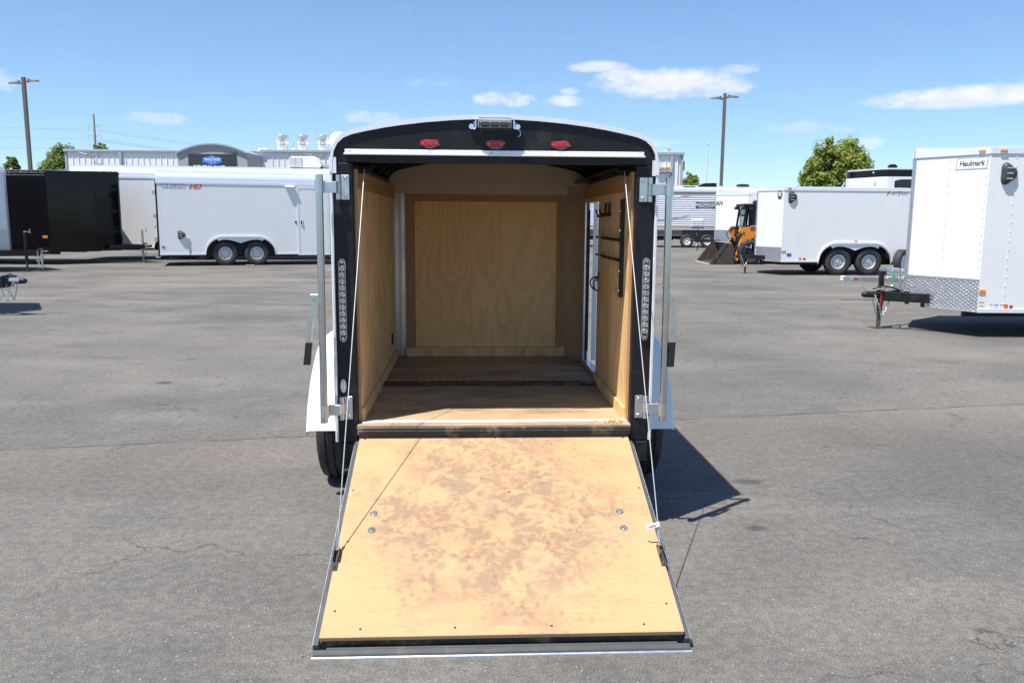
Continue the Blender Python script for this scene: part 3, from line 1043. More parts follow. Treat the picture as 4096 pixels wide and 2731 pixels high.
mb.tube([(0.634, 0.955, 0.66), (0.628, 0.96, 0.625), (0.622, 0.965, 0.61)], 0.004, 6)
part('rubber_strap', mb, M['black'])
part('wall_vent', MB().lathe([(0, 0.040), (0.006, 0.037), (0.008, 0.0005)], (-0.6368, 1.62, 0.175), (1, 0, 0), 18), M['black'])

# --- fenders and wheels
AX = 0.90
for s in (-1, 1):
    prof = [(0.415, -0.140), (0.440, -0.02), (0.475, 0.12), (0.508, 0.225), (0.540, 0.283), (0.585, 0.318), (0.64, 0.329), (1.16, 0.329), (1.22, 0.31), (1.26, 0.27), (1.36, -0.14)]
    inner = [(0.419, -0.141), (0.444, -0.02), (0.479, 0.12), (0.512, 0.222), (0.543, 0.280), (0.587, 0.314), (0.64, 0.325), (1.16, 0.325), (1.217, 0.306), (1.256, 0.268), (1.356, -0.14)]
    mb = MB()
    n = len(prof)
    # top skin slopes out a little towards the bottom like a pressed fender
    def fx(z):
        return s * (0.922 + 0.058 * (1 - max(0, min(1, (z + 0.14) / 0.47)) ** 2))
    vs = [(s * 0.690, y, z) for y, z in prof] + [(fx(z) - s * 0.018, y, z) for y, z in prof] + [(fx(z), y + 0.012, z - 0.010) for y, z in prof]
    fs = []
    for i in range(n - 1):
        fs.append((i, i + 1, n + i + 1, n + i))
        fs.append((n + i, n + i + 1, 2 * n + i + 1, 2 * n + i))
    k0 = len(vs)
    vs += [(fx(z), y + (0.05 if y < 0.9 else -0.05), z - 0.04) for y, z in prof]
    for i in range(n - 1):
        fs.append((2 * n + i, 2 * n + i + 1, k0 + i + 1, k0 + i))
    mb.add(vs, fs)
    part('fender', mb, M['white_gloss'], TR, 50)
    # wheel
    wc = Vector((s * 0.862, AX, -0.527 + 0.338))
    ty = MB()
    pr = [(-0.085, 0.19), (-0.100, 0.23), (-0.104, 0.27), (-0.100, 0.305), (-0.090, 0.325), (-0.075, 0.334), (-0.05, 0.338), (-0.046, 0.330), (-0.040, 0.330), (-0.036, 0.338),
          (-0.006, 0.339), (-0.003, 0.331), (0.003, 0.331), (0.006, 0.339), (0.036, 0.338), (0.040, 0.330), (0.046, 0.330), (0.05, 0.338), (0.075, 0.334),
          (0.090, 0.325), (0.100, 0.305), (0.104, 0.27), (0.100, 0.23), (0.085, 0.19)]
    ty.lathe(pr, wc, (s, 0, 0), 40)
    wh = part('wheel', MB().lathe([(-0.08, 0.19), (-0.07, 0.175), (0.02, 0.165), (0.05, 0.13), (0.045, 0.06), (0.07, 0.055), (0.075, 0.001)], wc, (s, 0, 0), 28), M['rim'])
    part('tyre', ty, M['rubber'], wh, 40)
mb = MB()
mb.tube([(-0.80, AX, -0.19), (0.80, AX, -0.19)], 0.03, 10)
for s in (-1, 1):
    mb.box(s * 0.60 - 0.025, s * 0.60 + 0.025, 0.05, 2.0, -0.10, -0.02)
for y in (0.3, 0.7, 1.1, 1.5, 1.9):
    mb.box(-0.60, 0.60, y, y + 0.04, -0.085, -0.0185)
mb.box(-0.03, 0.03, 2.0, 2.9, -0.10, -0.03)
mb.tube([(-0.58, 2.0, -0.06), (0.0, 2.9, -0.06)], 0.03, 6)
mb.tube([(0.58, 2.0, -0.06), (0.0, 2.9, -0.06)], 0.03, 6)
part('chassis', mb, M['black_steel'])
for s in (-1, 1):
    mb = MB()
    a, b = sorted((s * 0.665, s * 0.735))
    mb.box(a, b, 0.0, 0.05, -0.245, -0.232, 0.002)
    mb.box(a, a + 0.007, 0.0, 0.05, -0.2315, -0.191)
    mb.box(b - 0.007, b, 0.0, 0.05, -0.2315, -0.191)
    part('step_bracket', mb, M['black_steel'])

# --- ramp door (its own frame: x across, y down the slope, z out of the board)
RV = Vector((0, -0.939, -0.343)).normalized()
RN = Vector((1, 0, 0)).cross(RV) * -1.0
RM = Matrix((Vector((-1, 0, 0)), RV, RN)).transposed()
RM = Matrix((Vector((1, 0, 0)), RV, Vector((1, 0, 0)).cross(RV))).transposed()
if (Vector((1, 0, 0)).cross(RV)).z < 0:
    RM = Matrix((Vector((-1, 0, 0)), RV, Vector((-1, 0, 0)).cross(RV))).transposed()
RM4 = RM.to_4x4()
RM4.translation = Vector((0, -0.030, -0.055 + ZF))
SX = RM[0][0]
ramp = link('ramp_door', B(-0.622, 0.622, 0.020, 1.196, -0.052, -0.0125).mesh('ramp_door', M['black_rust']), TR, mtx=RM4)


def rpart(name, mb, m, smooth=35.0):
    return mb.build(name, m, ramp, smooth)


rpart('plywood_board', B(-0.637, 0.637, -0.022, 1.198, -0.012, 0.0, 0.0012), [M['ply_ramp']])
rpart('plywood_edge', B(-0.636, 0.636, 1.1982, 1.2000, -0.0165, -0.001), M['ply_edge'])
for s in (-1, 1):
    mb = MB()
    a, b = sorted((s * 0.6395, s * 0.658))
    mb.box(a, b, 0.004, 1.212, -0.050, -0.0215, 0.002)
    rpart('side_frame', mb, M['frame_grey'])
    a, b = sorted((s * 0.6585, s * 0.663))
    rpart('side_trim', B(a, b, 0.030, 1.210, -0.050, -0.026, 0.002), M['alu'])
mb = MB()
mb.box(-0.657, 0.657, 1.2125, 1.238, -0.062, -0.042, 0.003)
mb.box(-0.615, 0.615, 1.2005, 1.2120, -0.070, -0.045, 0.002)
rpart('end_flange', mb, M['frame_grey'])
rpart('end_trim', MB().tube([(-0.660, 1.2445, -0.052), (0.660, 1.2445, -0.052)], 0.0070, 12), M['alu'])
rpart('hinge', MB().tube([(-0.64, -0.012, -0.024), (0.64, -0.012, -0.024)], 0.008, 8), M['black_rust'])
for (x, y) in ((-0.516, 0.555), (-0.514, 0.654), (0.510, 0.557), (0.510, 0.660)):
    rpart('washer', MB().lathe([(0, 0.0175), (0.0025, 0.017), (0.0025, 0.007), (0.005, 0.006), (0.005, 0.0005)], (SX * x, y, 0.0002), (0, 0, 1), 16), M['zinc'])
for (x, y) in ((-0.61, 0.02), (-0.3, 0.012), (0.0, 0.016), (0.3, 0.012), (0.61, 0.02), (-0.62, 0.40), (0.62, 0.40), (-0.6, 1.08), (0.6, 1.07), (-0.50, 1.165), (-0.17, 1.165), (0.17, 1.165), (0.50, 1.165), (0.05, 0.42), (-0.6, 0.72), (0.6, 0.74)):
    rpart('screw_head', MB().lathe([(0, 0.0052), (0.0008, 0.0005)], (SX * x, y, 0.0003), (0, 0, 1), 8), M['black_rust'])
for s in (-1, 1):
    mb = MB()
    x = SX * s * 0.632
    mb.box(x - 0.011, x + 0.011, 0.765, 0.880, 0.0003, 0.004, 0.001)
    for dxx in (-0.009, 0.009):
        mb.box(x + dxx - 0.0015, x + dxx + 0.0015, 0.775, 0.835, 0.004, 0.024)
    mb.tube([(x - 0.012, 0.785, 0.017), (x + 0.012, 0.785, 0.017)], 0.004, 8)
    mb.ball((x, 0.865, 0.005), 0.006, 8)
    rpart('cable_bracket', mb, M['black_rust'])
# cables from the spring drums down to the ramp
for s in (-1, 1):
    a = Vector((s * 0.600, 0.030, 1.185))
    b = Vector((s * 0.632, -0.030, -0.055)) + RM @ Vector((0, 0.785, 0.020))
    d = (b - a)
    pts = [a + d * t + Vector((0, 0, -0.006 * 4 * t * (1 - t))) for t in [k / 8 for k in range(9)]]
    cb = part('lift_cable', MB().tube(pts, 0.0023, 7), M['cable'])
    part('ferrule', MB().tube([b - d.normalized() * 0.055, b - d.normalized() * 0.010], 0.0055, 8), M['zinc'], cb)
    if s > 0:
        q = b - d.normalized() * 0.060
        tm = MB()
        mt = Matrix.Translation(q + Vector((-0.024, -0.004, 0.018))) @ Matrix.Rotation(radians(-16), 4, 'Y')
        tm.box(-0.028, 0.028, -0.0012, 0.0012, -0.010, 0.010, 0, mt)
        tg = part('paper_tag', tm, M['print_white'], cb)
        part('paper_print', MB().box(-0.016, 0.012, -0.0018, -0.0013, -0.003, 0.002, 0, mt), M['print_grey'], cb)

# --- loose things on its floor
pin = MB()
pin.tube([(0, 0, 0), (0.0285, 0.19, 0)], 0.0075, 10)
pin.tube([(0.0005, 0.003, 0), (0.004, 0.026, 0)], 0.010, 10)
po = pin.build('steel_pin', M['alu_dull'])
po.location = R3 @ Vector((-0.643, 0.524, 0.0102)) + Vector((-0.080, 3.8541, 0.5291))
tag(po, 'short grey steel pin lying on the trailer floor by the left wall', 'pin')
mb = MB()
for k in range(120):
    x = 0.61 - abs(random.gauss(0, 0.05))
    y = -0.01 + random.gauss(0, 0.030)
    a = U(0, pi)
    l = U(0.003, 0.012)
    zz = 0.0065 if 0.0 < y < 0.058 else 0.001
    if y < -0.038 or x > 0.632:
        continue
    mtx = Matrix.Translation((x, y, zz)) @ Matrix.Rotation(a, 4, 'Z') @ Matrix.Rotation(U(-0.3, 0.3), 4, 'Y')
    mb.box(-l, l, -0.0012, 0.0012, 0, 0.002, 0, mtx)
for k in range(50):
    x = U(-0.62, 0.6)
    y = -0.035 + random.gauss(0, 0.012)
    if y < -0.039:
        continue
    mb.box(-0.002, 0.002, -0.0012, 0.0012, 0, 0.0015, 0, Matrix.Translation((x, y, 0.0008)) @ Matrix.Rotation(U(0, pi), 4, 'Z'))
so = mb.build('straw_crumbs', M['straw'], None, 0, kind='stuff')
mm = R3.to_4x4()
mm.translation = Vector((-0.080, 3.8541, 0.5291))
so.matrix_basis = mm

# ------------------------------------------------------------------ generic pieces for the parked trailers


def wheel_mesh(r, wdt, rim_r, key, rim_mat, holes, cache={}):
    """returns (rim mesh, tyre mesh) lying along +y outward"""
    if key in cache:
        return cache[key]
    h = wdt / 2
    ty = MB()
    k = r - rim_r
    pr = [(-h * 0.8, rim_r), (-h, rim_r + k * 0.35), (-h * 1.02, rim_r + k * 0.6), (-h * 0.92, r - k * 0.12), (-h * 0.72, r), (-h * 0.30, r), (-h * 0.27, r - 0.01), (-h * 0.22, r),
          (h * 0.22, r), (h * 0.27, r - 0.01), (h * 0.30, r), (h * 0.72, r), (h * 0.92, r - k * 0.12), (h * 1.02, rim_r + k * 0.6), (h, rim_r + k * 0.35), (h * 0.8, rim_r)]
    ty.lathe(pr, (0, 0, 0), (0, 1, 0), 32)
    rm = MB()
    rm.lathe([(-h * 0.8, rim_r), (h * 0.80, rim_r), (h * 0.82, rim_r * 0.94), (h * 0.35, rim_r * 0.88), (h * 0.30, rim_r * 0.82), (h * 0.42, rim_r * 0.70), (h * 0.42, rim_r * 0.45), (h * 0.3, rim_r * 0.40),
              (h * 0.30, rim_r * 0.26), (h * 0.55, rim_r * 0.25), (h * 0.62, rim_r * 0.18), (h * 0.62, 0.0005)], (0, 0, 0), (0, 1, 0), 28)
    rm.m = 1
    for q in range(holes):
        a = 2 * pi * q / holes
        c = (cos(a) * rim_r * 0.62, h * 0.425, sin(a) * rim_r * 0.62)
        rm.lathe([(0, rim_r * 0.095), (0.002, 0.0005)], c, (0, 1, 0), 10)
    rm.m = 2
    for q in range(5):
        a = 2 * pi * q / 5 + 0.3
        rm.lathe([(0, rim_r * 0.05), (0.012, rim_r * 0.04), (0.013, 0.0005)], (cos(a) * rim_r * 0.33, h * 0.31, sin(a) * rim_r * 0.33), (0, 1, 0), 8)
    cache[key] = (rm.mesh('wheel', [rim_mat, M['black'], M['chrome']]), ty.mesh('tyre', M['rubber'], 40))
    return cache[key]


def add_wheel(parent, x, y, s, r=0.365, wdt=0.21, rim_r=0.20, key='silver', rim=None, holes=10, name='wheel', rz=0.0):
    rmm, tym = wheel_mesh(r, wdt, rim_r, key, rim or M['rim'], holes)
    wo = link(name, rmm, parent, loc=(x, y, r), rot=(0, U(0, 3), (0 if s > 0 else pi) + rz))
    link('tyre', tym, wo)
    return wo


_link = {}


def chain(name, pts, parent, m, size=0.020):
    """a chain of oval links hung along a polyline"""
    pts = [Vector(p) for p in pts]
    seg = [(pts[i + 1] - pts[i]).length for i in range(len(pts) - 1)]
    L = sum(seg)
    n = max(4, int(L / (size * 1.5)))
    mb = MB()
    for k in range(n):
        d = (k + 0.5) / n * L
        i = 0
        while i < len(seg) - 1 and d > seg[i]:
            d -= seg[i]
            i += 1
        p = pts[i] + (pts[i + 1] - pts[i]) * (d / seg[i])
        t = (pts[i + 1] - pts[i]).normalized()
        a = Vector((0, 0, 1)) if abs(t.z) < 0.9 else Vector((1, 0, 0))
        u = t.cross(a).normalized()
        if k % 2:
            u = t.cross(u)
        ring = [p + t * (cos(q * pi / 4) * size) + u * (sin(q * pi / 4) * size * 0.62) for q in range(8)]
        mb.tube(ring, size * 0.20, 5, closed=True)
    return mb.build(name, m, parent)


def jack(parent, x, y, zt, handle=1, foot=True, col='black_steel', hm='chrome', bottom=0.0):
    mb = MB()
    mb.box(x - 0.030, x + 0.030, y - 0.030, y + 0.030, 0.25, zt, 0.005)
    j = mb.build('jack', M[col], parent)
    mb = MB()
    mb.box(x - 0.022, x + 0.022, y - 0.022, y + 0.022, bottom + 0.01, 0.26, 0.003)
    if foot:
        mb.box(x - 0.065, x + 0.065, y - 0.065, y + 0.065, bottom, bottom + 0.012, 0.002)
    mb.build('leg', M['grey_steel' if col != 'black_steel' else 'black_rust'], j)
    mb = MB()
    mb.ball((x, y, zt + 0.012), 0.030, 10, (1, 1, 0.7))
    mb.tube([(x, y, zt + 0.02), (x - 0.02 * handle, y, zt + 0.025), (x - 0.15 * handle, y + 0.01, zt - 0.02)], 0.011, 8)
    mb.tube([(x - 0.15 * handle, y + 0.01, zt - 0.02), (x - 0.155 * handle, y - 0.03, zt + 0.0), (x - 0.158 * handle, y - 0.05, zt + 0.08)], 0.013, 8)
    mb.build('crank', M[hm], j)
    return j


def coupler(parent, x, y, z, m='black_steel'):
    mb = MB()
    mb.lathe([(-0.30, 0.050), (-0.28, 0.055), (-0.12, 0.042), (-0.06, 0.044), (0.0, 0.044), (0.035, 0.034), (0.05, 0.018), (0.052, 0.0005)], (x, y, z), (1, 0, 0), 16)
    mb.box(x - 0.22, x - 0.10, y - 0.012, y + 0.012, z + 0.05, z + 0.085, 0.004)
    mb.tube([(x - 0.10, y, z + 0.07), (x - 0.20, y, z + 0.10), (x - 0.27, y, z + 0.07)], 0.010, 8)
    return mb.build('coupler', M[m], parent)


def vent_pick(parent, org, right, n, wv, hv, flip=1, m='vent_black'):
    """guitar-pick shaped plastic roof-line vent"""
    right = Vector(right).normalized()
    n = Vector(n).normalized()
    upv = Vector((0, 0, 1))
    org = Vector(org)
    out = []
    for k in range(24):
        a = 2 * pi * k / 24
        c, s_ = cos(a), sin(a)
        rad = 1.0 - 0.16 * cos(3 * a + pi) * 1.0
        out.append((flip * (c * rad) * wv * 0.5, s_ * rad * hv * 0.5))
    mb = MB()
    vs = []
    for sc, d in ((1.0, 0.001), (0.97, 0.022), (0.82, 0.045), (0.55, 0.056)):
        vs += [org + right * (u * sc) + upv * (v * sc) + n * d for u, v in out]
    fs = []
    for r in range(3):
        for k in range(24):
            fs.append((r * 24 + k, r * 24 + (k + 1) % 24, (r + 1) * 24 + (k + 1) % 24, (r + 1) * 24 + k))
    fs.append(tuple(range(72, 96)))
    mb.add(vs, fs)
    v = mb.build('side_vent', M[m], parent, 50)
    mb = MB()
    for q in (-0.25, 0.0, 0.25):
        p = org + n * 0.052 + upv * (q * hv)
        a, b = p - right * wv * 0.22, p + right * wv * 0.18
        mb.tube([a, b], 0.010, 6)
    mb.build('louvre', M['print_grey'], v)
    return v


def enclosed(name, label, loc, rotz, s, xr, xc, V, W, z0, z1, group=None, rr=0.0, crown=0.05, body='white', roofm='cap', trim='white_trim', axles=(), tyre=0.365, key='silver',
             rim=None, guard=0.0, guard_m='tread', notch=0.0, rivets=(), nose_drop=0.0, under=True, arch_ex=0.60, rear='black_steel', seams=(), trim_h=0.075, flare=True):
    t = thing(name, label, 'trailer', loc, rotz, group)
    t['cam_side'] = s
    h = W / 2
    ha = 0.035
    tl = 0.025
    am = sum(axles) / len(axles) if axles else 0.0
    ax0, ax1 = (min(axles) - arch_ex, max(axles) + arch_ex) if axles else (0, 0)
    archtop = tyre * 2 + 0.16

    def zarch(x):
        if not axles or x <= ax0 or x >= ax1:
            return None
        d = min(x - ax0, ax1 - x)
        k = min(1.0, d / 0.55)
        return 0.36 + (archtop - 0.36) * sqrt(max(0.0, 1 - (1 - k) ** 2.2))
    # side walls
    for sd in (1, -1):
        xs = sorted(set([xr, xc] + ([ax0 + (ax1 - ax0) * q / 36 for q in range(37)] if axles else [])))
        lo = []
        for x in xs:
            za = zarch(x)
            if axles and abs(x - ax0) < 1e-6:
                lo += [(x - 1e-4, z0), (x, max(z0, 0.36))]
            elif axles and abs(x - ax1) < 1e-6:
                lo += [(x, max(z0, 0.36)), (x + 1e-4, z0)]
            else:
                lo.append((x, z0 if za is None else max(z0, za)))
        mb = MB()
        mb.band(lo, [(x, z1) for x, z in lo], fxz, sd * (h - tl), sd * h)
        mb.build('side_wall', M[body], t)
    B(xr - 0.02, xr, -h, h, z0, z1).build('rear_wall', M[rear], t)
    # nose
    gz = z0 + guard
    ln = sqrt(V * V + (h - ha) ** 2)
    for sd in (1, -1):
        def fn(u, v, a, sd=sd):
            return (xc + V * u - a * (h - ha) / ln, sd * (h + (ha - h) * u - a * V / ln), v)
        mb = MB()
        if V > 0:
            if guard:
                mb.prism([(0, gz), (1, gz), (1, z1), (0, z1)], fn, 0.0, tl)
            else:
                mb.prism([(0, z0), (1, z0), (1, z1), (0, z1)], fn, 0.0, tl)
            mb.build('nose_panel', M[body], t)
            if guard:
                mb = MB()
                zn = z0 + notch
                g2 = gz - 0.004
                mb.prism([(0, z0), (0.70, z0), (0.70, zn), (1, zn), (1, g2), (0, g2)] if notch else [(0, z0), (1, z0), (1, g2), (0, g2)], fn, -0.004, tl - 0.004)
                gp = mb.build('stone_guard', M[guard_m], t)
                mb = MB()
                mb.prism([(0, g2), (1, g2), (1, g2 + 0.018), (0, g2 + 0.018)], fn, -0.009, -0.0045)
                mb.prism([(0, z0 - 0.014), (0.70, z0 - 0.014), (0.70, z0), (0, z0)], fn, -0.009, tl)
                if notch:
                    mb.prism([(0.70, z0), (0.715, z0), (0.715, zn), (0.70, zn)], fn, -0.009, tl)
                    mb.prism([(0.70, zn - 0.014), (1, zn - 0.014), (1, zn), (0.70, zn)], fn, -0.009, tl)
                mb.build('guard_trim', M['alu' if body == 'white' else 'black_steel'], gp)
    if V > 0:
        B(xc + V - 0.02, xc + V + 0.006, -ha - 0.012, ha + 0.012, (z0 + notch) if guard else z0, z1, 0.004).build('nose_post', M['tread' if body == 'white' else body], t)
        B(xc + V - 0.05, xc + V - 0.021, -ha, ha, z0, z1).build('nose_core', M['black'], t)
    else:
        B(xc, xc + 0.02, -h, h, z0, z1).build('front_wall', M[body], t)
    # roof
    sect = []
    if rr > 0:
        for k in range(9):
            a = pi / 2 * k / 8
            sect.append((1 - rr * (1 - cos(a)) / h, rr * sin(a)))
        for q in (0.66, 0.33, 0.0):
            m0 = sect[8][0]
            sect.append((m0 * q, rr + crown * (1 - q * q)))
    else:
        for q in (1.0, 0.66, 0.33, 0.0):
            sect.append((q, 0.006 + crown * (1 - q * q)))
    full = [(-u, v) for u, v in sect] + [(u, v) for u, v in reversed(sect[:-1])]
    st = [(xr - 0.02, 1.0, 1.0), (xc, 1.0, 1.0)]
    if V > 0:
        for k in range(1, 7):
            u = k / 6
            st.append((xc + V * u, 1.0 + (ha / h - 1.0) * u, 1.0 - nose_drop * u * u))
    mb = MB()
    vs = [(x, u * h * wf, z1 + v * vf) for x, wf, vf in st for u, v in full]
    nn = len(full)
    fs = []
    for i in range(len(st) - 1):
        for k in range(nn - 1):
            fs.append((i * nn + k, i * nn + k + 1, (i + 1) * nn + k + 1, (i + 1) * nn + k))
    fs.append(tuple(range(nn)))
    fs.append(tuple(reversed(range((len(st) - 1) * nn, len(st) * nn))))
    mb.add(vs, fs)
    mb.build('roof', M[roofm], t, 50)
    # roof trim along the eaves
    for sd in (1, -1):
        mb = MB()
        a, b = sorted((sd * (h + 0.001), sd * (h + 0.014)))
        mb.box(xr - 0.022, xc, a, b, z1 - trim_h, z1 + 0.010, 0.003)
        if V > 0:
            def fn(u, v, a, sd=sd):
                return (xc + V * u - a * (h - ha) / ln, sd * (h + (ha - h) * u - a * V / ln), v)
            mb.prism([(-0.005, z1 - trim_h), (1.01, z1 - trim_h), (1.01, z1 + 0.010), (-0.005, z1 + 0.010)], fn, -0.014, -0.001)
        mb.build('roof_trim', M[trim], t)
        mb = MB()
        a, b = sorted((sd * (h + 0.001), sd * (h + 0.010)))
        if axles:
            mb.box(xr, ax0 - 0.002, a, b, z0 - 0.018, z0 + 0.035, 0.002)
            mb.box(ax1 + 0.002, xc, a, b, z0 - 0.018, z0 + 0.035, 0.002)
        else:
            mb.box(xr, xc, a, b, z0 - 0.018, z0 + 0.035, 0.002)
        mb.build('bottom_rail', M[trim if body == 'white' else body], t)
    # fender flares with the skirt between the wheels
    if axles and flare:
        for sd in (1, -1):
            xs = [ax0 + (ax1 - ax0) * q / 48 for q in range(49)]
            lo, hi = [], []
            for x in xs:
                zt = max(0.36, zarch(x) or 0.36)
                zi = 0.30
                for a in axles:
                    dd = tyre + 0.055
                    if abs(x - a) < dd:
                        zi = max(zi, tyre + sqrt(dd * dd - (x - a) ** 2) * 1.0)
                if len(axles) > 1 and min(axles) < x < max(axles):
                    zi = max(zi, tyre + 0.315 + 0.105 * abs(cos(pi * (x - min(axles)) / (max(axles) - min(axles)))))
                out = (x - ax0) if x < am else (ax1 - x)
                lo.append((x, min(zt - 0.035, max(zi, zt - 0.06 if out < 0.35 else zi))))
                hi.append((x, zt + 0.006))
            mb = MB()
            mb.band(lo, hi, fxz, sd * (h - 0.004), sd * (h + 0.004))
            lo2 = [(x, z - 0.040) for x, z in hi]
            mb.band(lo2, [(x, z + 0.004) for x, z in hi], fxz, sd * (h + 0.0045), sd * (h + 0.035))
            mb.build('fender_flare', M[trim if body == 'white' else body], t)
            B(ax0 + 0.02, ax1 - 0.02, *sorted((sd * (h - 0.30), sd * (h - 0.28))), z0 - 0.05, archtop).build('wheel_well', M['black'], t)
            for a in axles:
                add_wheel(t, a, sd * (h - 0.125), sd, tyre, 0.21, tyre * 0.55, key, rim)
        for a in axles:
            MB().tube([(a, -h + 0.2, tyre), (a, h - 0.2, tyre)], 0.035, 8).build('axle', M['black_steel'], t)
    if under:
        mb = MB()
        mb.box(xr + 0.01, xc - 0.01, -h + 0.31, h - 0.31, z0 - 0.03, z0 + 0.03)
        mb.box(xr + 0.02, xc, -h * 0.62 - 0.03, -h * 0.62 + 0.03, z0 - 0.10, z0 - 0.031)
        mb.box(xr + 0.02, xc, h * 0.62 - 0.03, h * 0.62 + 0.03, z0 - 0.10, z0 - 0.031)
        mb.build('chassis', M['black_steel'], t)
    # rivet lines
    if rivets or seams:
        mb = MB()
        sm = MB()
        for x in list(rivets) + list(seams):
            for q in range(17):
                z = z0 + 0.10 + (z1 - z0 - 0.22) * q / 16
                zt = zarch(x)
                if zt and z < zt + 0.03:
                    continue
                mb.ball((x, s * (h + 0.001), z), 0.009, 6)
        for x in seams:
            zt = zarch(x)
            sm.box(x - 0.004, x + 0.004, *sorted((s * h, s * (h + 0.0018))), (zt or z0) + 0.02, z1 - trim_h)
        if V > 0:
            for u in (0.03, 0.52):
                for q in range(15):
                    z = gz + 0.06 + (z1 - gz - 0.2) * q / 14
                    mb.ball((xc + V * u, s * (h + (ha - h) * u + 0.001), z), 0.009, 6)
        mb.build('rivet', M['white_trim'], t, kind='stuff')
        if seams:
            sm.build('panel_seam', M['white'], t)
    return t


def tongue(t, x0, V, W, zt, tip, beam=0.10, m='black_steel', jx=None, jz=0.80, chains=True, jkw={}):
    """A-frame from under the nose to the coupler at x = tip"""
    mb = MB()
    for sd in (1, -1):
        a = Vector((x0 - 0.16, sd * W * 0.20, zt))
        b = Vector((tip - 0.22, sd * 0.035, zt))
        d = (b - a).normalized()
        nrm = Vector((-d.y, d.x, 0))
        vs = []
        for p in (a, b):
            for o in (-0.025, 0.025):
                for zz in (-beam / 2, beam / 2):
                    vs.append(p + nrm * o + Vector((0, 0, zz)))
        mb.add(vs, [(0, 1, 3, 2), (4, 6, 7, 5), (0, 4, 5, 1), (2, 3, 7, 6), (0, 2, 6, 4), (1, 5, 7, 3)])
    f = mb.build('tongue', M[m], t, 0)
    coupler(t, tip - 0.03, 0, zt + 0.02)
    if jx is not None:
        jack(t, jx, 0.0, jz, **jkw)
    if chains:
        for sd in (1, -1):
            chain('safety_chain', [(tip - 0.35, sd * 0.06, zt - 0.02), (tip - 0.30, sd * 0.09, zt - 0.16), (tip - 0.24, sd * 0.08, zt - 0.28), (tip - 0.20, sd * 0.09, zt - 0.14), (tip - 0.14, sd * 0.05, zt + 0.03)], t, M['zinc'])
    return f


def ondecal(t, s, h, x0, x1, z0, z1, m, name='sticker', d=0.0008):
    return B(x0, x1, *sorted((s * (h + 0.0012), s * (h + 0.0012 + d))), z0, z1).build(name, M[m], t)


# ------------------------------------------------------------------ right: tall white V-nose trailer
HW = 0.90
HA = enclosed('cargo_trailer', 'white V-nose trailer close on the right with tread-plate stone guard and a tall black jack', (6.0, 11.52, 0), pi, 1,
              -4.2, 0.0, 0.52, 2 * HW, 0.345, 2.41, 'enclosed trailers parked around the lot', guard=0.40, notch=0.17, axles=(-2.2, -3.1), seams=(-0.33, -1.5, -2.7), rivets=(-0.9,), crown=0.06)
tongue(HA, 0.52, 0.5, 2 * HW, 0.455, 1.10, 0.125, jx=0.86, jz=0.80)
tg = B(0.70, 0.715, 0.03, 0.065, 0.66, 0.76, 0.003).build('tag', M['green_tag'], HA)
MB().tube([(0.78, 0.02, 0.80), (0.75, 0.04, 0.78), (0.71, 0.05, 0.755)], 0.006, 6).build('tag_string', M['green_tag'], HA)
MB().tube([(0.92, 0.07, 0.58), (0.86, 0.10, 0.60), (0.75, 0.11, 0.585), (0.60, 0.09, 0.53), (0.50, 0.08, 0.52)], 0.011, 8).build('wiring_cable', M['black'], HA)
MB().tube([(1.0, 0.05, 0.53), (0.92, 0.10, 0.56), (0.80, 0.09, 0.53), (0.66, 0.08, 0.50), (0.56, 0.10, 0.54)], 0.009, 8).build('wiring_cable', M['print_grey'], HA)
MB().tube([(0.88 + 0.012 * cos(k * 1.3), 0.075 + 0.012 * sin(k * 1.3), 0.53 - k * 0.004) for k in range(60)], 0.004, 5).build('breakaway_cord', M['print_red'], HA)
chain('safety_chain', [(0.95, 0.06, 0.55), (0.82, 0.08, 0.58), (0.72, 0.10, 0.62), (0.64, 0.12, 0.55), (0.58, 0.07, 0.50)], HA, M['zinc'])
lettering('chalk_number', '1776', 0.055, M['print_white'], HA, (0.62, 0.214, 0.485), (-1, 0.42, 0), (0, 0, 1), 0.001)
# logo plate on the nose face
rV = Vector((-0.52, 0.865, 0)).normalized()      # towards the side corner
nV = Vector((0.865, 0.52, 0)).normalized()
pc = Vector((0.52 * 0.23, 0.90 - 0.865 * 0.23, 2.225))


def plate(name, parent, c, right, n, pts, m, d0, d1):
    mb = MB()
    c, right, n = Vector(c), Vector(right), Vector(n)
    mb.prism(pts, lambda u, v, a: tuple(c + right * u + Vector((0, 0, v)) + n * a), d0, d1)
    return mb.build(name, M[m], parent)


lg = plate('logo_plate', HA, pc, rV, nV, [(-0.215, -0.075), (0.195, -0.075), (0.215, 0.075), (-0.195, 0.075)], 'print_teal', 0.001, 0.003)
plate('plate_face', lg, pc, rV, nV, [(-0.200, -0.062), (0.184, -0.062), (0.200, 0.062), (-0.184, 0.062)], 'print_white', 0.0031, 0.004)
lettering('lettering', 'Haulmark', 0.096, M['print_dark'], lg, pc + nV * 0.0045 - Vector((0, 0, 0.0)), rV, (0, 0, 1), 0.0006, 0.12, 0.0028, 'CENTER', 0.86)
vent_pick(HA, (-0.235, HW, 2.09), (-1, 0, 0), (0, 1, 0), 0.20, 0.26, 1)
for (x, zz) in ((-0.15, 2.372),):
    B(x - 0.045, x + 0.045, HW + 0.0145, HW + 0.03, zz - 0.014, zz + 0.014, 0.004).build('marker_light', M['amber'], HA)
mq = pc + rV * 0.12
plate('marker_light', HA, Vector((0.52 * 0.10, 0.90 - 0.865 * 0.10, 2.372)), rV, nV, [(-0.04, -0.014), (0.04, -0.014), (0.04, 0.014), (-0.04, 0.014)], 'amber', 0.0145, 0.028)
B(-0.085, -0.005, HW + 0.001, HW + 0.012, 0.575, 0.625, 0.003).build('side_reflector', M['amber'], HA)
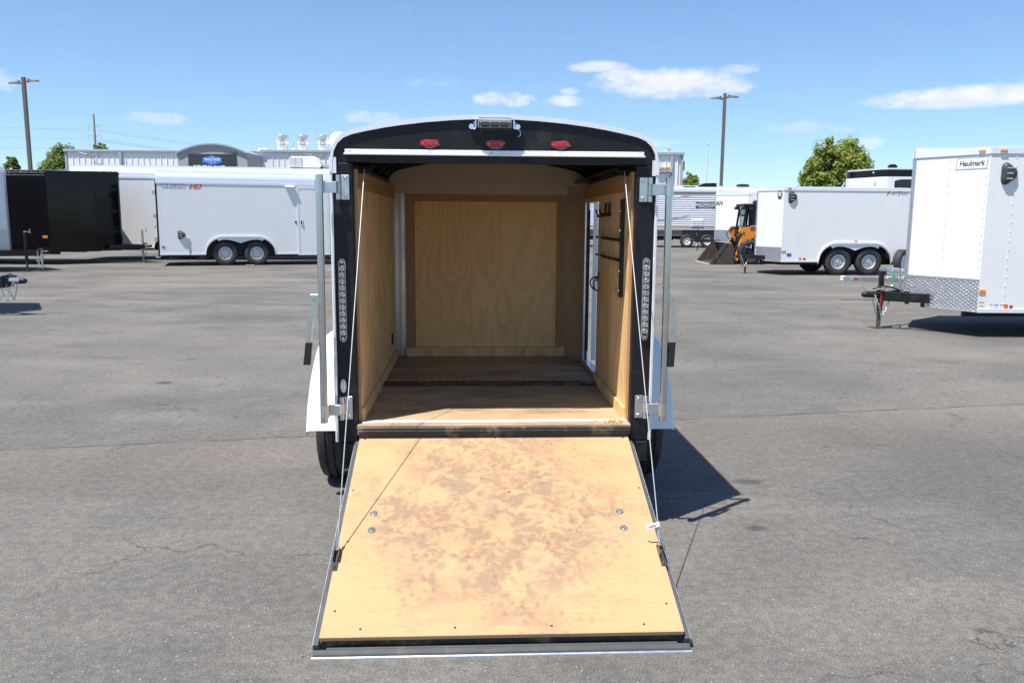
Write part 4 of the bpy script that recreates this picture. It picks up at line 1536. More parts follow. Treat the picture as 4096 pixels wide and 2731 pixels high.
for (x0, x1, za, zb2, mm_) in ((-0.085, -0.012, 0.40, 0.475, 'plastic_white'), (-0.205, -0.150, 0.375, 0.44, 'print_white'), (-0.275, -0.212, 0.375, 0.44, 'rv_white'), (-0.335, -0.282, 0.375, 0.44, 'print_white'), (-0.395, -0.342, 0.375, 0.44, 'print_orange')):
    st_ = ondecal(HA, 1, HW, x0, x1, za, zb2, mm_)
    if mm_ != 'print_orange':
        ondecal(HA, 1, HW + 0.001, x0 + 0.006, x1 - 0.006, zb2 - 0.017, zb2 - 0.004, 'print_orange' if x0 != -0.275 else 'sign_blue', 'sticker_print').parent = st_
        ondecal(HA, 1, HW + 0.001, x0 + 0.008, x1 - 0.012, za + 0.012, za + 0.018, 'print_grey', 'sticker_print').parent = st_
rs = MB().lathe([(0.0012, 0.032), (0.002, 0.032), (0.002, 0.0005)], (-0.435, HW, 0.405), (0, 1, 0), 20).build('sticker', M['print_white'], HA)
MB().lathe([(0.0021, 0.026), (0.0026, 0.0005)], (-0.435, HW, 0.405), (0, 1, 0), 16).build('sticker_print', M['print_red'], rs)
MB().lathe([(0.0027, 0.015), (0.0030, 0.0005)], (-0.435, HW, 0.405), (0, 1, 0), 16).build('sticker_print', M['sign_navy'], rs)

# ------------------------------------------------------------------ right: mid-distance white trailer with tandem wheels
FH = 0.915
fa = radians(5.0)
fn_ = Vector((-sin(fa), cos(fa), 0))
FTc = Vector((9.35, 22.70, 0)) + fn_ * FH
FT = enclosed('cargo_trailer', 'white tandem-axle V-nose trailer with red lettering parked beside the orange loader', FTc, pi + fa, 1,
              -1.54, 2.08, 0.37, 2 * FH, 0.375, 2.345, 'enclosed trailers parked around the lot', axles=(-0.44, 0.44), guard=0.37, guard_m='tread', notch=0.14, seams=(1.62, 0.72, -0.60), rivets=(-1.44,), crown=0.05, rear='white')
tongue(FT, 2.45, 0.3, 2 * FH, 0.46, 3.02, 0.11, jx=2.72, jz=0.72)
vent_pick(FT, (1.86, FH, 2.10), (-1, 0, 0), (0, 1, 0), 0.24, 0.31, 1)
rF = Vector((-0.37, FH - 0.035, 0)).normalized()
nF = Vector((FH - 0.035, 0.37, 0)).normalized()
bp = Vector((2.08 + 0.37 * 0.16, FH - (FH - 0.035) * 0.16, 2.17))
bd = MB()
bd.prism([(0.085 * cos(a), 0.125 * sin(a)) for a in [2 * pi * k / 24 for k in range(24)]], lambda u, v, a: tuple(bp + rF * u + Vector((0, 0, v)) + nF * a), 0.002, 0.010)
bo = bd.build('badge', M['print_dark'], FT)
for dz in (0.05, 0.01, -0.03):
    plate('badge_print', bo, bp + Vector((0, 0, dz)), rF, nF, [(-0.055, -0.012), (0.055, -0.012), (0.055, 0.012), (-0.055, 0.012)], 'print_white', 0.0101, 0.0115)
lf = lettering('lettering', 'F', 0.165, M['print_red'], FT, (-0.82, FH + 0.003, 2.215), (-1, 0, 0), (0, 0, 1), 0.001, 0.35, 0.003)
lettering('lettering', 'AST', 0.105, M['print_grey'], FT, (-0.995, FH + 0.003, 2.215), (-1, 0, 0), (0, 0, 1), 0.001, 0.35, 0.002)
lettering('lettering', 'T', 0.165, M['print_red'], FT, (-1.125, FH + 0.003, 2.210), (-1, 0, 0), (0, 0, 1), 0.001, 0.35, 0.003)
lettering('lettering', 'RAC', 0.105, M['print_grey'], FT, (-1.28, FH + 0.003, 2.215), (-1, 0, 0), (0, 0, 1), 0.001, 0.35, 0.002)
ondecal(FT, 1, FH, 1.95, 2.075, 0.62, 0.665, 'amber', 'side_reflector', 0.01)
ondecal(FT, 1, FH, 1.79, 1.92, 0.505, 0.595, 'sign_navy')
for (x0, x1, mm_) in ((1.96, 2.07, 'plastic_white'), (1.72, 1.94, 'rv_white'), (1.60, 1.70, 'print_white'), (1.50, 1.58, 'print_orange')):
    ondecal(FT, 1, FH, x0, x1, 0.395, 0.475, mm_)
MB().lathe([(0.001, 0.042), (0.002, 0.042), (0.002, 0.0005)], (1.42, FH, 0.435), (0, 1, 0), 18).build('sticker', M['print_red'], FT)
B(1.90, 1.99, FH + 0.0145, FH + 0.028, 2.315, 2.34, 0.004).build('marker_light', M['redm'], FT)
B(-0.04, 0.04, FH + 0.001, FH + 0.02, 0.93, 0.955, 0.004).build('flare_marker', M['amber'], FT)
for zz in (2.05, 1.85):
    B(-1.62, -1.56, FH - 0.06, FH + 0.02, zz - 0.06, zz + 0.06, 0.005).build('rear_hinge', M['zinc'], FT)

# ------------------------------------------------------------------ left: long white round-top trailer with side door
WH = 1.10
wa = radians(18.5)
wn_ = Vector((-sin(wa), cos(wa), 0))
WDc = Vector((-8.32, 25.46, 0)) + wn_ * (WH - 0.02)
WD = enclosed('cargo_trailer', 'long white round-roofed trailer with a side door and two wheels in a rounded wheel arch', WDc, wa, -1,
             -2.30, 2.95, 0.0, 2 * WH, 0.345, 2.50, 'enclosed trailers parked around the lot', rr=0.30, crown=0.07, axles=(-0.46, 0.46), trim_h=0.07, rivets=(-2.24,), arch_ex=0.56)
# door
mb = MB()
yw = -WH
for (x0, x1, za, zc) in ((1.70, 1.76, 0.36, 2.34), (2.62, 2.68, 0.36, 2.34), (1.70, 2.68, 2.34, 2.40), (1.70, 2.68, 0.30, 0.36)):
    mb.box(x0, x1, yw - 0.022, yw - 0.001, za, zc, 0.003)
df = mb.build('door_frame', M['white_trim'], WD)
dr = B(1.765, 2.615, yw - 0.016, yw - 0.001, 0.365, 2.335, 0.003).build('side_door', M['white'], WD)
hd = B(1.80, 1.87, yw - 0.03, yw - 0.0165, 1.22, 1.40, 0.006).build('handle', M['chrome'], dr)
B(1.80, 1.84, yw - 0.05, yw - 0.031, 1.26, 1.36, 0.006).build('latch', M['black'], dr)
MB().lathe([(0, 0.035), (0.02, 0.03), (0.022, 0.0005)], (1.655, yw, 1.32), (0, -1, 0), 12).build('door_holdback', M['black'], WD)
aw = MB()
aw.prism([(0, 0), (0.0, 0.045), (0.10, 0.02), (0.10, 0.0)], lambda u, v, a: (a, yw - 0.001 - u, 2.38 + v), 1.36, 1.64)
aw.build('porch_light', M['plastic_white'], WD)
MB().band([(1.38 + 0.03 * k, 2.33 - 0.05 * sin(pi * k / 8)) for k in range(9)], [(1.38 + 0.03 * k, 2.379) for k in range(9)], fxz, yw - 0.012, yw - 0.001).build('light_bracket', M['white'], WD)
vent_pick(WD, (-1.69, yw, 0.93), (1, 0, 0), (0, -1, 0), 0.21, 0.25, 1)
mb = MB()
mb.tube([(-1.47, yw - 0.02, 0.36), (-1.50, yw - 0.02, 0.82)], 0.012, 8)
mb.tube([(-1.50, yw - 0.02, 0.82), (-1.51, yw - 0.02, 0.50)], 0.010, 8)
mb.box(-1.53, -1.47, yw - 0.03, yw - 0.001, 0.80, 0.84, 0.004)
mb.build('stabiliser_handle', M['zinc'], WD)
B(-2.24, -2.15, yw - 0.012, yw - 0.001, 0.555, 0.595, 0.003).build('side_reflector', M['redm'], WD)
B(-2.345, -2.295, yw - 0.003, WH, 0.30, 2.52, 0.004).build('rear_jamb', M['black_steel'], WD)
for zz in (2.17, 1.49, 0.80):
    hp = B(-2.43, -2.346, yw - 0.010, yw + 0.03, zz - 0.065, zz + 0.065, 0.005).build('rear_hinge', M['zinc'], WD)
    for q in (-0.035, 0.0, 0.035):
        MB().ball((-2.41, yw - 0.010, zz + q), 0.010, 8).build('bolt', M['chrome'], hp)
MB().ball((-2.39, yw + 0.0, 1.17), 0.035, 10).build('latch', M['chrome'], WD)
B(-2.42, -2.29, yw + 0.0, yw + 0.10, 0.25, 0.285, 0.004).build('step_plate', M['zinc'], WD)
lettering('lettering', 'WAGON', 0.165, M['print_white'], WD, (-2.18, yw - 0.004, 2.355), (1, 0, 0), (0, 0, 1), 0.001, 0.0, 0.004, 'LEFT')
lettering('lettering_outline', 'WAGON', 0.165, M['print_dark'], WD, (-2.18, yw - 0.002, 2.355), (1, 0, 0), (0, 0, 1), 0.0005, 0.0, 0.016, 'LEFT')
lettering('lettering', 'HD', 0.20, M['print_orange'], WD, (-1.40, yw - 0.004, 2.360), (1, 0, 0), (0, 0, 1), 0.001, 0.35, 0.010, 'LEFT', 1.1)
B(-1.40, -1.36, yw - 0.006, yw - 0.001, 2.29, 2.33).build('stripe', M['sign_navy'], WD)

# the taller one behind it
BH = 1.15
ba = radians(7.0)
BTc = Vector((-11.1, 28.35, 0)) + Vector((-sin(ba), cos(ba), 0)) * (BH - 0.02)
BT = enclosed('cargo_trailer', 'tall white trailer behind the round-roofed one with an air conditioner on its roof', BTc, ba, -1,
              -3.6, 5.6, 0.0, 2 * BH, 0.42, 2.78, 'enclosed trailers parked around the lot', rr=0.34, crown=0.08, axles=(-0.48, 0.48), trim_h=0.07)
AC = thing('roof_air_conditioner', 'pale louvred air conditioner on the roof of the tall white trailer', 'air conditioner', tuple(BTc + Vector((cos(ba) * 3.62 + 0.36, sin(ba) * 3.62 - 0.25, 3.175))), ba)
sec = [(-0.52, 0.0), (-0.58, 0.12), (-0.54, 0.32), (-0.46, 0.385), (0.30, 0.395), (0.44, 0.34), (0.54, 0.20), (0.57, 0.07), (0.50, 0.0)]
mb = MB()
n = len(sec)
ring = []
for (yy, k) in ((-0.36, 0.86), (-0.32, 0.97), (-0.22, 1.0), (0.22, 1.0), (0.36, 0.86)):
    ring.append([(x * (0.96 + 0.04 * k), yy, z * k) for x, z in sec])
vs = [p for r in ring for p in r]
fs = []
for i in range(4):
    for k in range(n):
        fs.append((i * n + k, (i + 1) * n + k, (i + 1) * n + (k + 1) % n, i * n + (k + 1) % n))
fs += [tuple(range(n)), tuple(reversed(range(4 * n, 5 * n)))]
mb.add(vs, fs)
mb.build('shroud', M['plastic_white'], AC, 40)
gr = B(-0.53, -0.08, -0.368, -0.362, 0.04, 0.345).build('grille', M['print_grey'], AC)
for k in range(9):
    for (xa, xb) in ((-0.52, -0.315), (-0.295, -0.09)):
        B(xa, xb, -0.382, -0.369, 0.05 + k * 0.033, 0.068 + k * 0.033, 0.002).build('louvre', M['plastic_white'], gr)
B(0.58, 0.95, -0.25, 0.25, 0.0, 0.14, 0.03).build('side_duct', M['print_grey'], AC)

# ------------------------------------------------------------------ left: black V-nose trailer
KB = enclosed('cargo_trailer', 'glossy black V-nose trailer parked between the two white trailers on the left', (-13.95, 26.40, 0), 0.0, -1,
              -7.2, 0.0, 1.55, 2.60, 0.395, 2.80, 'enclosed trailers parked around the lot', body='black_gloss', roofm='black_gloss', trim='black_gloss', axles=(-3.4, -4.3), guard=0.74, guard_m='black_gloss', crown=0.06, rear='black_gloss')
tongue(KB, 1.55, 1.5, 2.6, 0.52, 2.48, 0.13, jx=2.20, jz=1.02, jkw=dict(col='grey_steel', hm='chrome', handle=-1))
B(-0.22, -0.06, -1.315, -1.301, 0.80, 0.875, 0.003).build('side_reflector', M['amber'], KB)
MB().ball((-1.0, -1.31, 2.83), 0.04, 8).build('marker_light', M['white_trim'], KB)
for zz in (2.735, 2.66):
    B(-7.2, -0.02, -1.3165, -1.3145, zz, zz + 0.012).build('trim_line', M['alu_dull'], KB)
kl = sqrt(1.55 ** 2 + 1.265 ** 2)
kr = Vector((1.55, 1.265, 0)).normalized()
kn = Vector((1.265, -1.55, 0)).normalized()
for u, zA, zB in ((0.30, 1.15, 2.70), (0.66, 1.15, 2.70)):
    plate('panel_seam', KB, Vector((1.55 * u, -1.3 + 1.265 * u, 0)), kr, kn, [(-0.006, zA), (0.006, zA), (0.006, zB), (-0.006, zB)], 'black_steel', 0.0005, 0.004)
for zz in (2.30, 1.62, 1.0):
    plate('rear_hinge', KB, Vector((1.55 * 0.93, -1.3 + 1.265 * 0.93, zz)), kr, kn, [(-0.09, -0.05), (0.09, -0.05), (0.09, 0.05), (-0.09, 0.05)], 'black_steel', 0.0005, 0.02)

# ------------------------------------------------------------------ left: white trailer at the picture edge
LH = enclosed('cargo_trailer', 'white trailer with rounded nose cap and low stone guard in front of the black one', (-14.45, 22.0, 0), 0.0, -1,
              -5.0, 0.0, 1.15, 2.3, 0.54, 2.63, 'enclosed trailers parked around the lot', rr=0.42, crown=0.05, axles=(-2.6, -3.5), guard=0.58, guard_m='tread', roofm='cap', nose_drop=0.80)
tongue(LH, 1.15, 1.1, 2.3, 0.50, 2.16, 0.16, jx=1.56, jz=1.04, jkw=dict(hm='chrome', handle=-1))
chain('safety_chain', [(1.92, -0.10, 0.56), (1.93, -0.11, 0.35), (1.94, -0.10, 0.10)], LH, M['zinc'], 0.03)
MB().tube([(2.02, -0.09, 0.50), (2.03, -0.10, 0.3), (2.02, -0.09, 0.09)], 0.022, 8).build('strap', M['wood_block'], LH)
rL = Vector((1.15, 1.115, 0)).normalized()
nL = Vector((1.115, -1.15, 0)).normalized()
pL = Vector((0.86, -1.15 + 1.115 * 0.86 / 1.15, 2.43))
lg2 = plate('logo_plate', LH, pL, rL, nL, [(-0.30, -0.105), (0.30, -0.105), (0.32, 0.105), (-0.28, 0.105)], 'print_dark', 0.001, 0.003)
plate('plate_face', lg2, pL, rL, nL, [(-0.275, -0.085), (0.28, -0.085), (0.295, 0.085), (-0.26, 0.085)], 'print_white', 0.0031, 0.004)
lettering('lettering', 'Haulmark', 0.13, M['print_dark'], lg2, pL + nL * 0.0045, rL, (0, 0, 1), 0.0006, 0.12, 0.002)

# ------------------------------------------------------------------ left: only the coupler of this one reaches into the picture
NL = enclosed('cargo_trailer', 'trailer of which only the black coupler with chains shows at the left edge', (-9.0, 12.35, 0), 0.0, -1,
              -4.5, 0.0, 0.62, 2.1, 0.40, 2.52, 'enclosed trailers parked around the lot', axles=(-2.2, -3.1), guard=0.5)
tongue(NL, 0.62, 0.6, 2.1, 0.50, 1.72, 0.14, jx=1.10, jz=0.80)
B(1.38, 1.44, -0.10, 0.10, 0.42, 0.60, 0.008).build('coupler_plate', M['black_steel'], NL)
for (y, z) in ((-0.10, 0.57), (-0.10, 0.49)):
    MB().lathe([(0, 0.025), (0.02, 0.022), (0.022, 0.0005)], (1.36, y, z), (0, -1, 0), 8).build('bolt', M['chrome'], NL)
MB().lathe([(0, 0.042), (0.20, 0.042), (0.205, 0.03)], (1.45, -0.02, 0.535), (1, 0, 0), 14).build('coupler_sleeve', M['chrome'], NL)
chain('safety_chain', [(1.48, -0.06, 0.46), (1.44, -0.08, 0.34), (1.36, -0.09, 0.22), (1.28, -0.08, 0.20), (1.20, -0.07, 0.40)], NL, M['zinc'], 0.024)

# wood blocks used as wheel chocks under the round-roofed trailer
for i, (x, y, rz_) in enumerate(((-7.92, 25.02, 0.2), (-9.95, 26.0, -0.1))):
    bk = B(-0.13, 0.13, -0.045, 0.045, 0, 0.045, 0.004).build('wood_block', M['wood_block'])
    bk.location = (x, y, 0)
    bk.rotation_euler = (0, 0, rz_)
    tag(bk, ('weathered wood block on the asphalt by the front wheel of the round-roofed trailer', 'weathered wood block lying behind the wheels of the round-roofed trailer')[i], 'wood block', 'wood blocks under the trailers')

# ------------------------------------------------------------------ buildings behind the lot
BY = 60.4          # front face
BL = thing('metal_building', 'long white metal building with ribbed siding and a grey arched entrance bay', 'building', (-32.0, BY, 0))
LEN = 44.1
EZ = 6.10


def bpart(name, mb, m, parent=BL, smooth=35.0, **k):
    return mb.build(name, m, parent, smooth, **k)


pw = 0.42
pm = MB()
pm.box(0, pw - 0.055, 0.0, 0.05, 0.0, EZ - 0.02)
pm.prism([(pw - 0.055, 0.0), (pw - 0.043, -0.045), (pw - 0.016, -0.045), (pw - 0.004, 0.0)], lambda u, v, a: (u, v, a), 0.0, EZ - 0.02)
pm.box(pw - 0.055, pw, 0.001, 0.05, 0.0, EZ - 0.02)
pme = pm.mesh('siding_panel', M['siding_white'], 0)
k = 0
x = 0.12
while x < LEN - pw:
    if not (9.0 < x < 14.0):
        link('siding_panel', pme, BL, loc=(x, 0, 0))
    x += pw
bpart('inner_wall', B(0, LEN, 0.06, 12.0, 0, EZ - 0.01), M['siding_white'])
bpart('eave_gutter', B(-0.12, 9.1, -0.14, 0.30, EZ - 0.14, EZ + 0.03, 0.02), M['fascia'])
bpart('eave_gutter', B(13.9, LEN + 0.12, -0.15, 0.30, EZ - 0.10, EZ + 0.10, 0.02), M['fascia'])
mb = MB()
mb.prism([(-0.10, EZ - 0.03), (6.0, EZ + 0.40), (12.2, EZ - 0.03)], fyz, -0.1, LEN + 0.1)
bpart('roof', mb, M['roof_white'])
bpart('corner_trim', B(-0.06, 0.10, -0.05, 0.12, 0, EZ - 0.15, 0.01), M['fascia'])
bpart('corner_trim', B(LEN - 0.12, LEN + 0.06, -0.05, 0.12, 0, EZ - 0.11, 0.01), M['fascia'])
for x in (3.95, 30.0, LEN - 0.75):
    bpart('downpipe', B(x - 0.10, x + 0.10, -0.14, -0.05, 0, EZ - 0.15, 0.02), M['fascia'])
# flood lights under the eave
for x in (1.85, 17.9):
    mb = MB()
    mb.box(x - 0.03, x + 0.03, -0.20, -0.14, EZ - 0.62, EZ - 0.14)
    mb.box(x + 0.48, x + 0.54, -0.20, -0.14, EZ - 0.62, EZ - 0.14)
    mb.tube([(x, -0.20, EZ - 0.40), (x + 0.5, -0.20, EZ - 0.33)], 0.02, 6)
    fl_ = bpart('flood_bracket', mb, M['grey_steel'])
    mt = Matrix.Translation((x - 0.32, -0.40, EZ - 0.33)) @ Matrix.Rotation(radians(18), 4, 'Y')
    bpart('flood_head', MB().box(-0.32, 0.25, -0.20, 0.12, -0.05, 0.05, 0.03, mt), M['grey_steel'], fl_)
# arched entrance bay
BY0 = -3.2
aw0, aw1 = 9.25, 13.98
apts = [(aw0 + (aw1 - aw0) * q / 20, 5.68 + 0.60 * (1 - (2 * q / 20 - 1) ** 2)) for q in range(21)]
mb = MB()
mb.band([(x, 0.0) for x, z in apts], apts, fxz, BY0, 0.4)
bay = bpart('entrance_bay', mb, M['stucco'])
for (d0, d1, o) in ((0.0, 0.10, 0.14), (0.10, 0.19, 0.08), (0.19, 0.25, 0.04)):
    mb = MB()
    mb.band([(x + (0.02 if x > 11.6 else -0.02), z - d1 + 0.06) for x, z in apts], [(x + (0.02 if x > 11.6 else -0.02), z - d0 + 0.06) for x, z in apts], fxz, BY0 - o, 0.0)
    bpart('cornice', mb, M['fascia'], bay)
bpart('stucco_patch', B(12.45, 13.35, BY0 - 0.012, BY0 - 0.001, 5.55, 5.78), M['grey_smear'], bay)
# sign on the bay
sg = thing('banner_sign', 'black banner sign with a blue hexagon emblem on the grey arched bay', 'sign', (-32.0 + 11.62, BY + BY0 - 0.03, 0))
B(-1.62, 1.62, -0.03, 0.02, 4.0, 5.62).build('banner', M['sign_black'], sg)
hx = [(-0.66, 5.36), (0.0, 5.53), (0.66, 5.36), (0.66, 5.06), (0.0, 4.89), (-0.66, 5.06)]
mb = MB()
mb.prism(hx, fxz, -0.045, -0.031)
em = mb.build('emblem', M['sign_blue'], sg)
lettering('lettering', 'TRUCK & TRAILER', 0.235, M['print_white'], em, (0, -0.048, 5.255), (1, 0, 0), (0, 0, 1), 0.001, 0.0, 0.006, 'CENTER', 0.56)
lettering('lettering', 'CENTER', 0.125, M['print_white'], em, (0, -0.048, 5.07), (1, 0, 0), (0, 0, 1), 0.001, 0.0, -0.002, 'CENTER', 1.05)
lettering('lettering', 'Titan', 0.085, M['print_white'], em, (0, -0.048, 5.43), (1, 0, 0), (0, 0, 1), 0.001, 0.2, 0.002, 'CENTER')
lettering('lettering', 'RENTAL', 0.36, M['print_white'], sg, (-1.28, -0.036, 4.735), (1, 0, 0), (0, 0, 1), 0.001, 0.0, 0.010, 'LEFT', 1.0)
lettering('lettering', 'SALES', 0.36, M['print_white'], sg, (0.12, -0.036, 4.72), (1, 0, 0), (0, 0, 1), 0.001, 0.0, 0.010, 'LEFT', 0.8)
for q in range(7):
    MB().ball((-1.5 + q * 0.5, -0.035, 5.58), 0.02, 6).build('grommet', M['zinc'], sg)
# second sign
s2 = thing('wall_sign', 'yellow and blue sign reading AND on the right end of the white building', 'sign', (10.4, BY - 0.16, 0))
B(-1.5, 0.93, -0.03, 0.02, 4.80, 5.13).build('yellow_board', M['sign_yellow'], s2)
B(-1.5, 0.93, -0.03, 0.02, 4.66, 4.7995).build('blue_board', M['sign_navy'], s2)
lettering('lettering', 'AND', 0.36, M['sign_navy'], s2, (0.42, -0.036, 4.955), (1, 0, 0), (0, 0, 1), 0.001, 0.0, 0.008)
ys = B(LEN + 0.07, LEN + 0.32, 0.6, 0.75, 4.95, 5.65, 0.05).build('yellow_round_sign', M['sign_yellow'])
ys.location = (-32.0, BY, 0)
tag(ys, 'yellow sign panel fixed to the end wall of the white building', 'sign')
bk2 = B(LEN - 1.1, LEN - 0.8, -0.10, -0.05, 4.15, 4.33, 0.01).build('meter_box', M['grey_steel'], BL)
# roof ventilators
for i, x in enumerate((15.0, 16.5, 17.98)):
    v = thing('roof_ventilator', ('leftmost of the three large drum ventilators on the white building roof', 'middle one of the three large drum ventilators on the white building roof', 'rightmost of the three drum ventilators, nearest to the pale disc fan')[i], 'ventilator', (-32.0 + x + 0.1, BY + 1.6, EZ + 0.12), 0, 'drum ventilators on the building roof')
    B(-0.30, 0.30, -0.30, 0.30, 0.0, 0.42, 0.01).build('curb', M['roof_white'], v)
    MB().lathe([(0.421, 0.22), (0.50, 0.24), (0.56, 0.30), (0.561, 0.44), (0.60, 0.46), (1.10, 0.46), (1.12, 0.44), (1.125, 0.20), (1.19, 0.10), (1.20, 0.0005)], (0, 0, 0), (0, 0, 1), 24).build('drum', M['alu'], v)
for i, (x, zt, rr_) in enumerate(((13.45, 0.62, 0.10), (13.82, 0.55, 0.07), (15.85, 0.6, 0.07))):
    v = thing('flue_pipe', ('thicker capped flue pipe on a white cone left of the drum ventilators', 'thinner flue pipe right beside the thicker flue', 'small flue pipe between the first two drum ventilators')[i], 'flue pipe', (-32.0 + x + 0.1, BY + 1.4, EZ + 0.10), 0, 'flue pipes on the building roof')
    MB().lathe([(0, 0.20), (0.22, 0.13), (0.23, rr_ * 0.9)], (0, 0, 0), (0, 0, 1), 14).build('flashing_cone', M['roof_white'], v)
    MB().lathe([(0.2, rr_ * 0.75), (zt - 0.18, rr_ * 0.75), (zt - 0.16, rr_ * 1.1), (zt, rr_ * 1.25), (zt + 0.01, 0.0005)], (0, 0, 0), (0, 0, 1), 14).build('pipe', M['alu'], v)
v = thing('disc_fan', 'large pale round exhaust fan on the building roof beside the arched trailer top', 'fan', (-32.0 + 18.85, BY + 3.4, EZ + 0.3))
MB().lathe([(-0.10, 0.70), (-0.12, 0.66), (-0.16, 0.40), (-0.17, 0.0005)], (0, 0, 0.72), (0, 1, 0), 28).build('disc', M['plastic_white'], v)
MB().lathe([(-0.10, 0.70), (0.15, 0.70), (0.16, 0.0005)], (0, 0, 0.72), (0, 1, 0), 28).build('housing', M['plastic_white'], v)
B(-0.5, 0.5, -0.2, 0.4, 0.0, 0.10).build('curb', M['roof_white'], v)
v = thing('roof_vent', 'small round roof vent on the right end of the white building', 'vent', (11.2, BY + 0.9, EZ + 0.06))
MB().lathe([(0, 0.12), (0.14, 0.12), (0.15, 0.20), (0.30, 0.22), (0.36, 0.10), (0.362, 0.0005)], (0, 0, 0), (0, 0, 1), 14).build('cowl', M['alu'], v)

# ------------------------------------------------------------------ poles and lines


def lamp_pole(loc, top, label, ang):
    t = thing('light_pole', label, 'light pole', loc, 0, 'parking lot light poles')
    MB().box(-0.085, 0.085, -0.085, 0.085, 0, top, 0.008).build('pole', M['pole'], t)
    MB().lathe([(0, 0.28), (0.6, 0.28)], (0, 0, 0), (0, 0, 1), 16, True).build('footing', M['stucco'], t)
    for q, a in enumerate((ang, ang + pi)):
        h_ = MB()
        mt = Matrix.Rotation(a, 4, 'Z')
        z = top - 0.32 - 0.10 * q
        prof = [(0.08, 0.05, 0.08), (0.22, 0.07, 0.09), (0.32, 0.16, 0.10), (0.55, 0.20, 0.085), (0.78, 0.15, 0.06), (0.88, 0.05, 0.035)]
        vs = []
        for r_, w_, hh in prof:
            zz = z + (0.05 if r_ < 0.3 else 0.09)
            vs += [mt @ Vector((r_, -w_, zz)), mt @ Vector((r_, w_, zz)), mt @ Vector((r_, w_ * 0.8, zz + hh)), mt @ Vector((r_, -w_ * 0.8, zz + hh))]
        fs = []
        for i in range(len(prof) - 1):
            for j in range(4):
                fs.append((i * 4 + j, (i + 1) * 4 + j, (i + 1) * 4 + (j + 1) % 4, i * 4 + (j + 1) % 4))
        fs += [(0, 1, 2, 3), tuple(len(vs) - 4 + j for j in (3, 2, 1, 0))]
        h_.add(vs, fs)
        hd_ = h_.build('lamp_head', M['pole'], t, 50)
        mb = MB()
        mb.box(0.34, 0.76, -0.12, 0.12, z + 0.078, z + 0.086, 0, mt)
        mb.build('diffuser', M['plastic_white'], hd_)
        MB().lathe([(0, 0.045), (0.09, 0.045), (0.095, 0.0005)], mt @ Vector((0.27, 0, z + 0.15)), (0, 0, 1), 10).build('sensor', M['black'], hd_)
    return t


lamp_pole((-25.78, 45.0, 0), 8.64, 'tall brown light pole with two lamp heads behind the black trailer', radians(-8))
lamp_pole((12.37, 50.0, 0), 8.78, 'tall brown light pole with two lamp heads standing behind the white horse trailer', radians(12))
fp = thing('flag_pole', 'thin pale bare flagpole left of the brown light pole', 'flagpole', (16.05, 70, 0))
MB().tube([(0, 0, 0), (0.02, 0, 4.0), (0.03, 0, 7.5)], [0.075, 0.06, 0.045], 10).build('shaft', M['plastic_white'], fp)
MB().ball((0.03, 0, 7.57), 0.09, 10).build('finial', M['chrome'], fp)
pp = thing('power_pole', 'grey steel transmission pole with six curved arms far behind the building', 'power pole', (-74.2, 150, 0))
MB().tube([(0, 0, 0), (0.05, 0, 10), (0.12, 0, 19.1)], [0.36, 0.27, 0.17], 12).build('pole', M['grey_steel'], pp)
for z in (17.0, 15.35, 13.65):
    for s in (-1, 1):
        MB().tube([(0.12, 0, z - 0.25), (s * 0.55 + 0.1, 0, z + 0.05), (s * 1.02 + 0.1, 0, z + 0.28)], [0.06, 0.045, 0.035], 6).build('arm', M['grey_steel'], pp)
        MB().tube([(s * 1.02 + 0.1, 0, z + 0.28), (s * 1.04 + 0.1, 0, z - 0.62)], 0.025, 6).build('insulator', M['grey_steel'], pp)
pl_ = MB()
for z in (16.38, 14.73, 13.03):
    for s in (-1, 1):
        a = Vector((-74.2 + s * 1.04 + 0.1, 150, z))
        if s < 0:
            pts = [a + Vector((-70 * t, -18 * t, 2.2 * t - 3.6 * t * (1 - t) * 0.8)) for t in [q / 14 for q in range(15)]]
            pl_.tube(pts, 0.022, 5)
        pts = [a + Vector((62 * t, 55 * t, -2.6 * t - 5.5 * t * (1 - t))) for t in [q / 14 for q in range(15)]]
        pl_.tube(pts, 0.022, 5)
a = Vector((-74.1, 150, 19.0))
pl_.tube([a + Vector((-70 * t, -18 * t, 4.5 * t - 2.5 * t * (1 - t))) for t in [q / 14 for q in range(15)]], 0.012, 5)
lo_ = pl_.build('power_lines', M['grey_steel'])
tag(lo_, 'thin power lines strung from the steel transmission pole across the sky', 'power lines')

# ------------------------------------------------------------------ trees


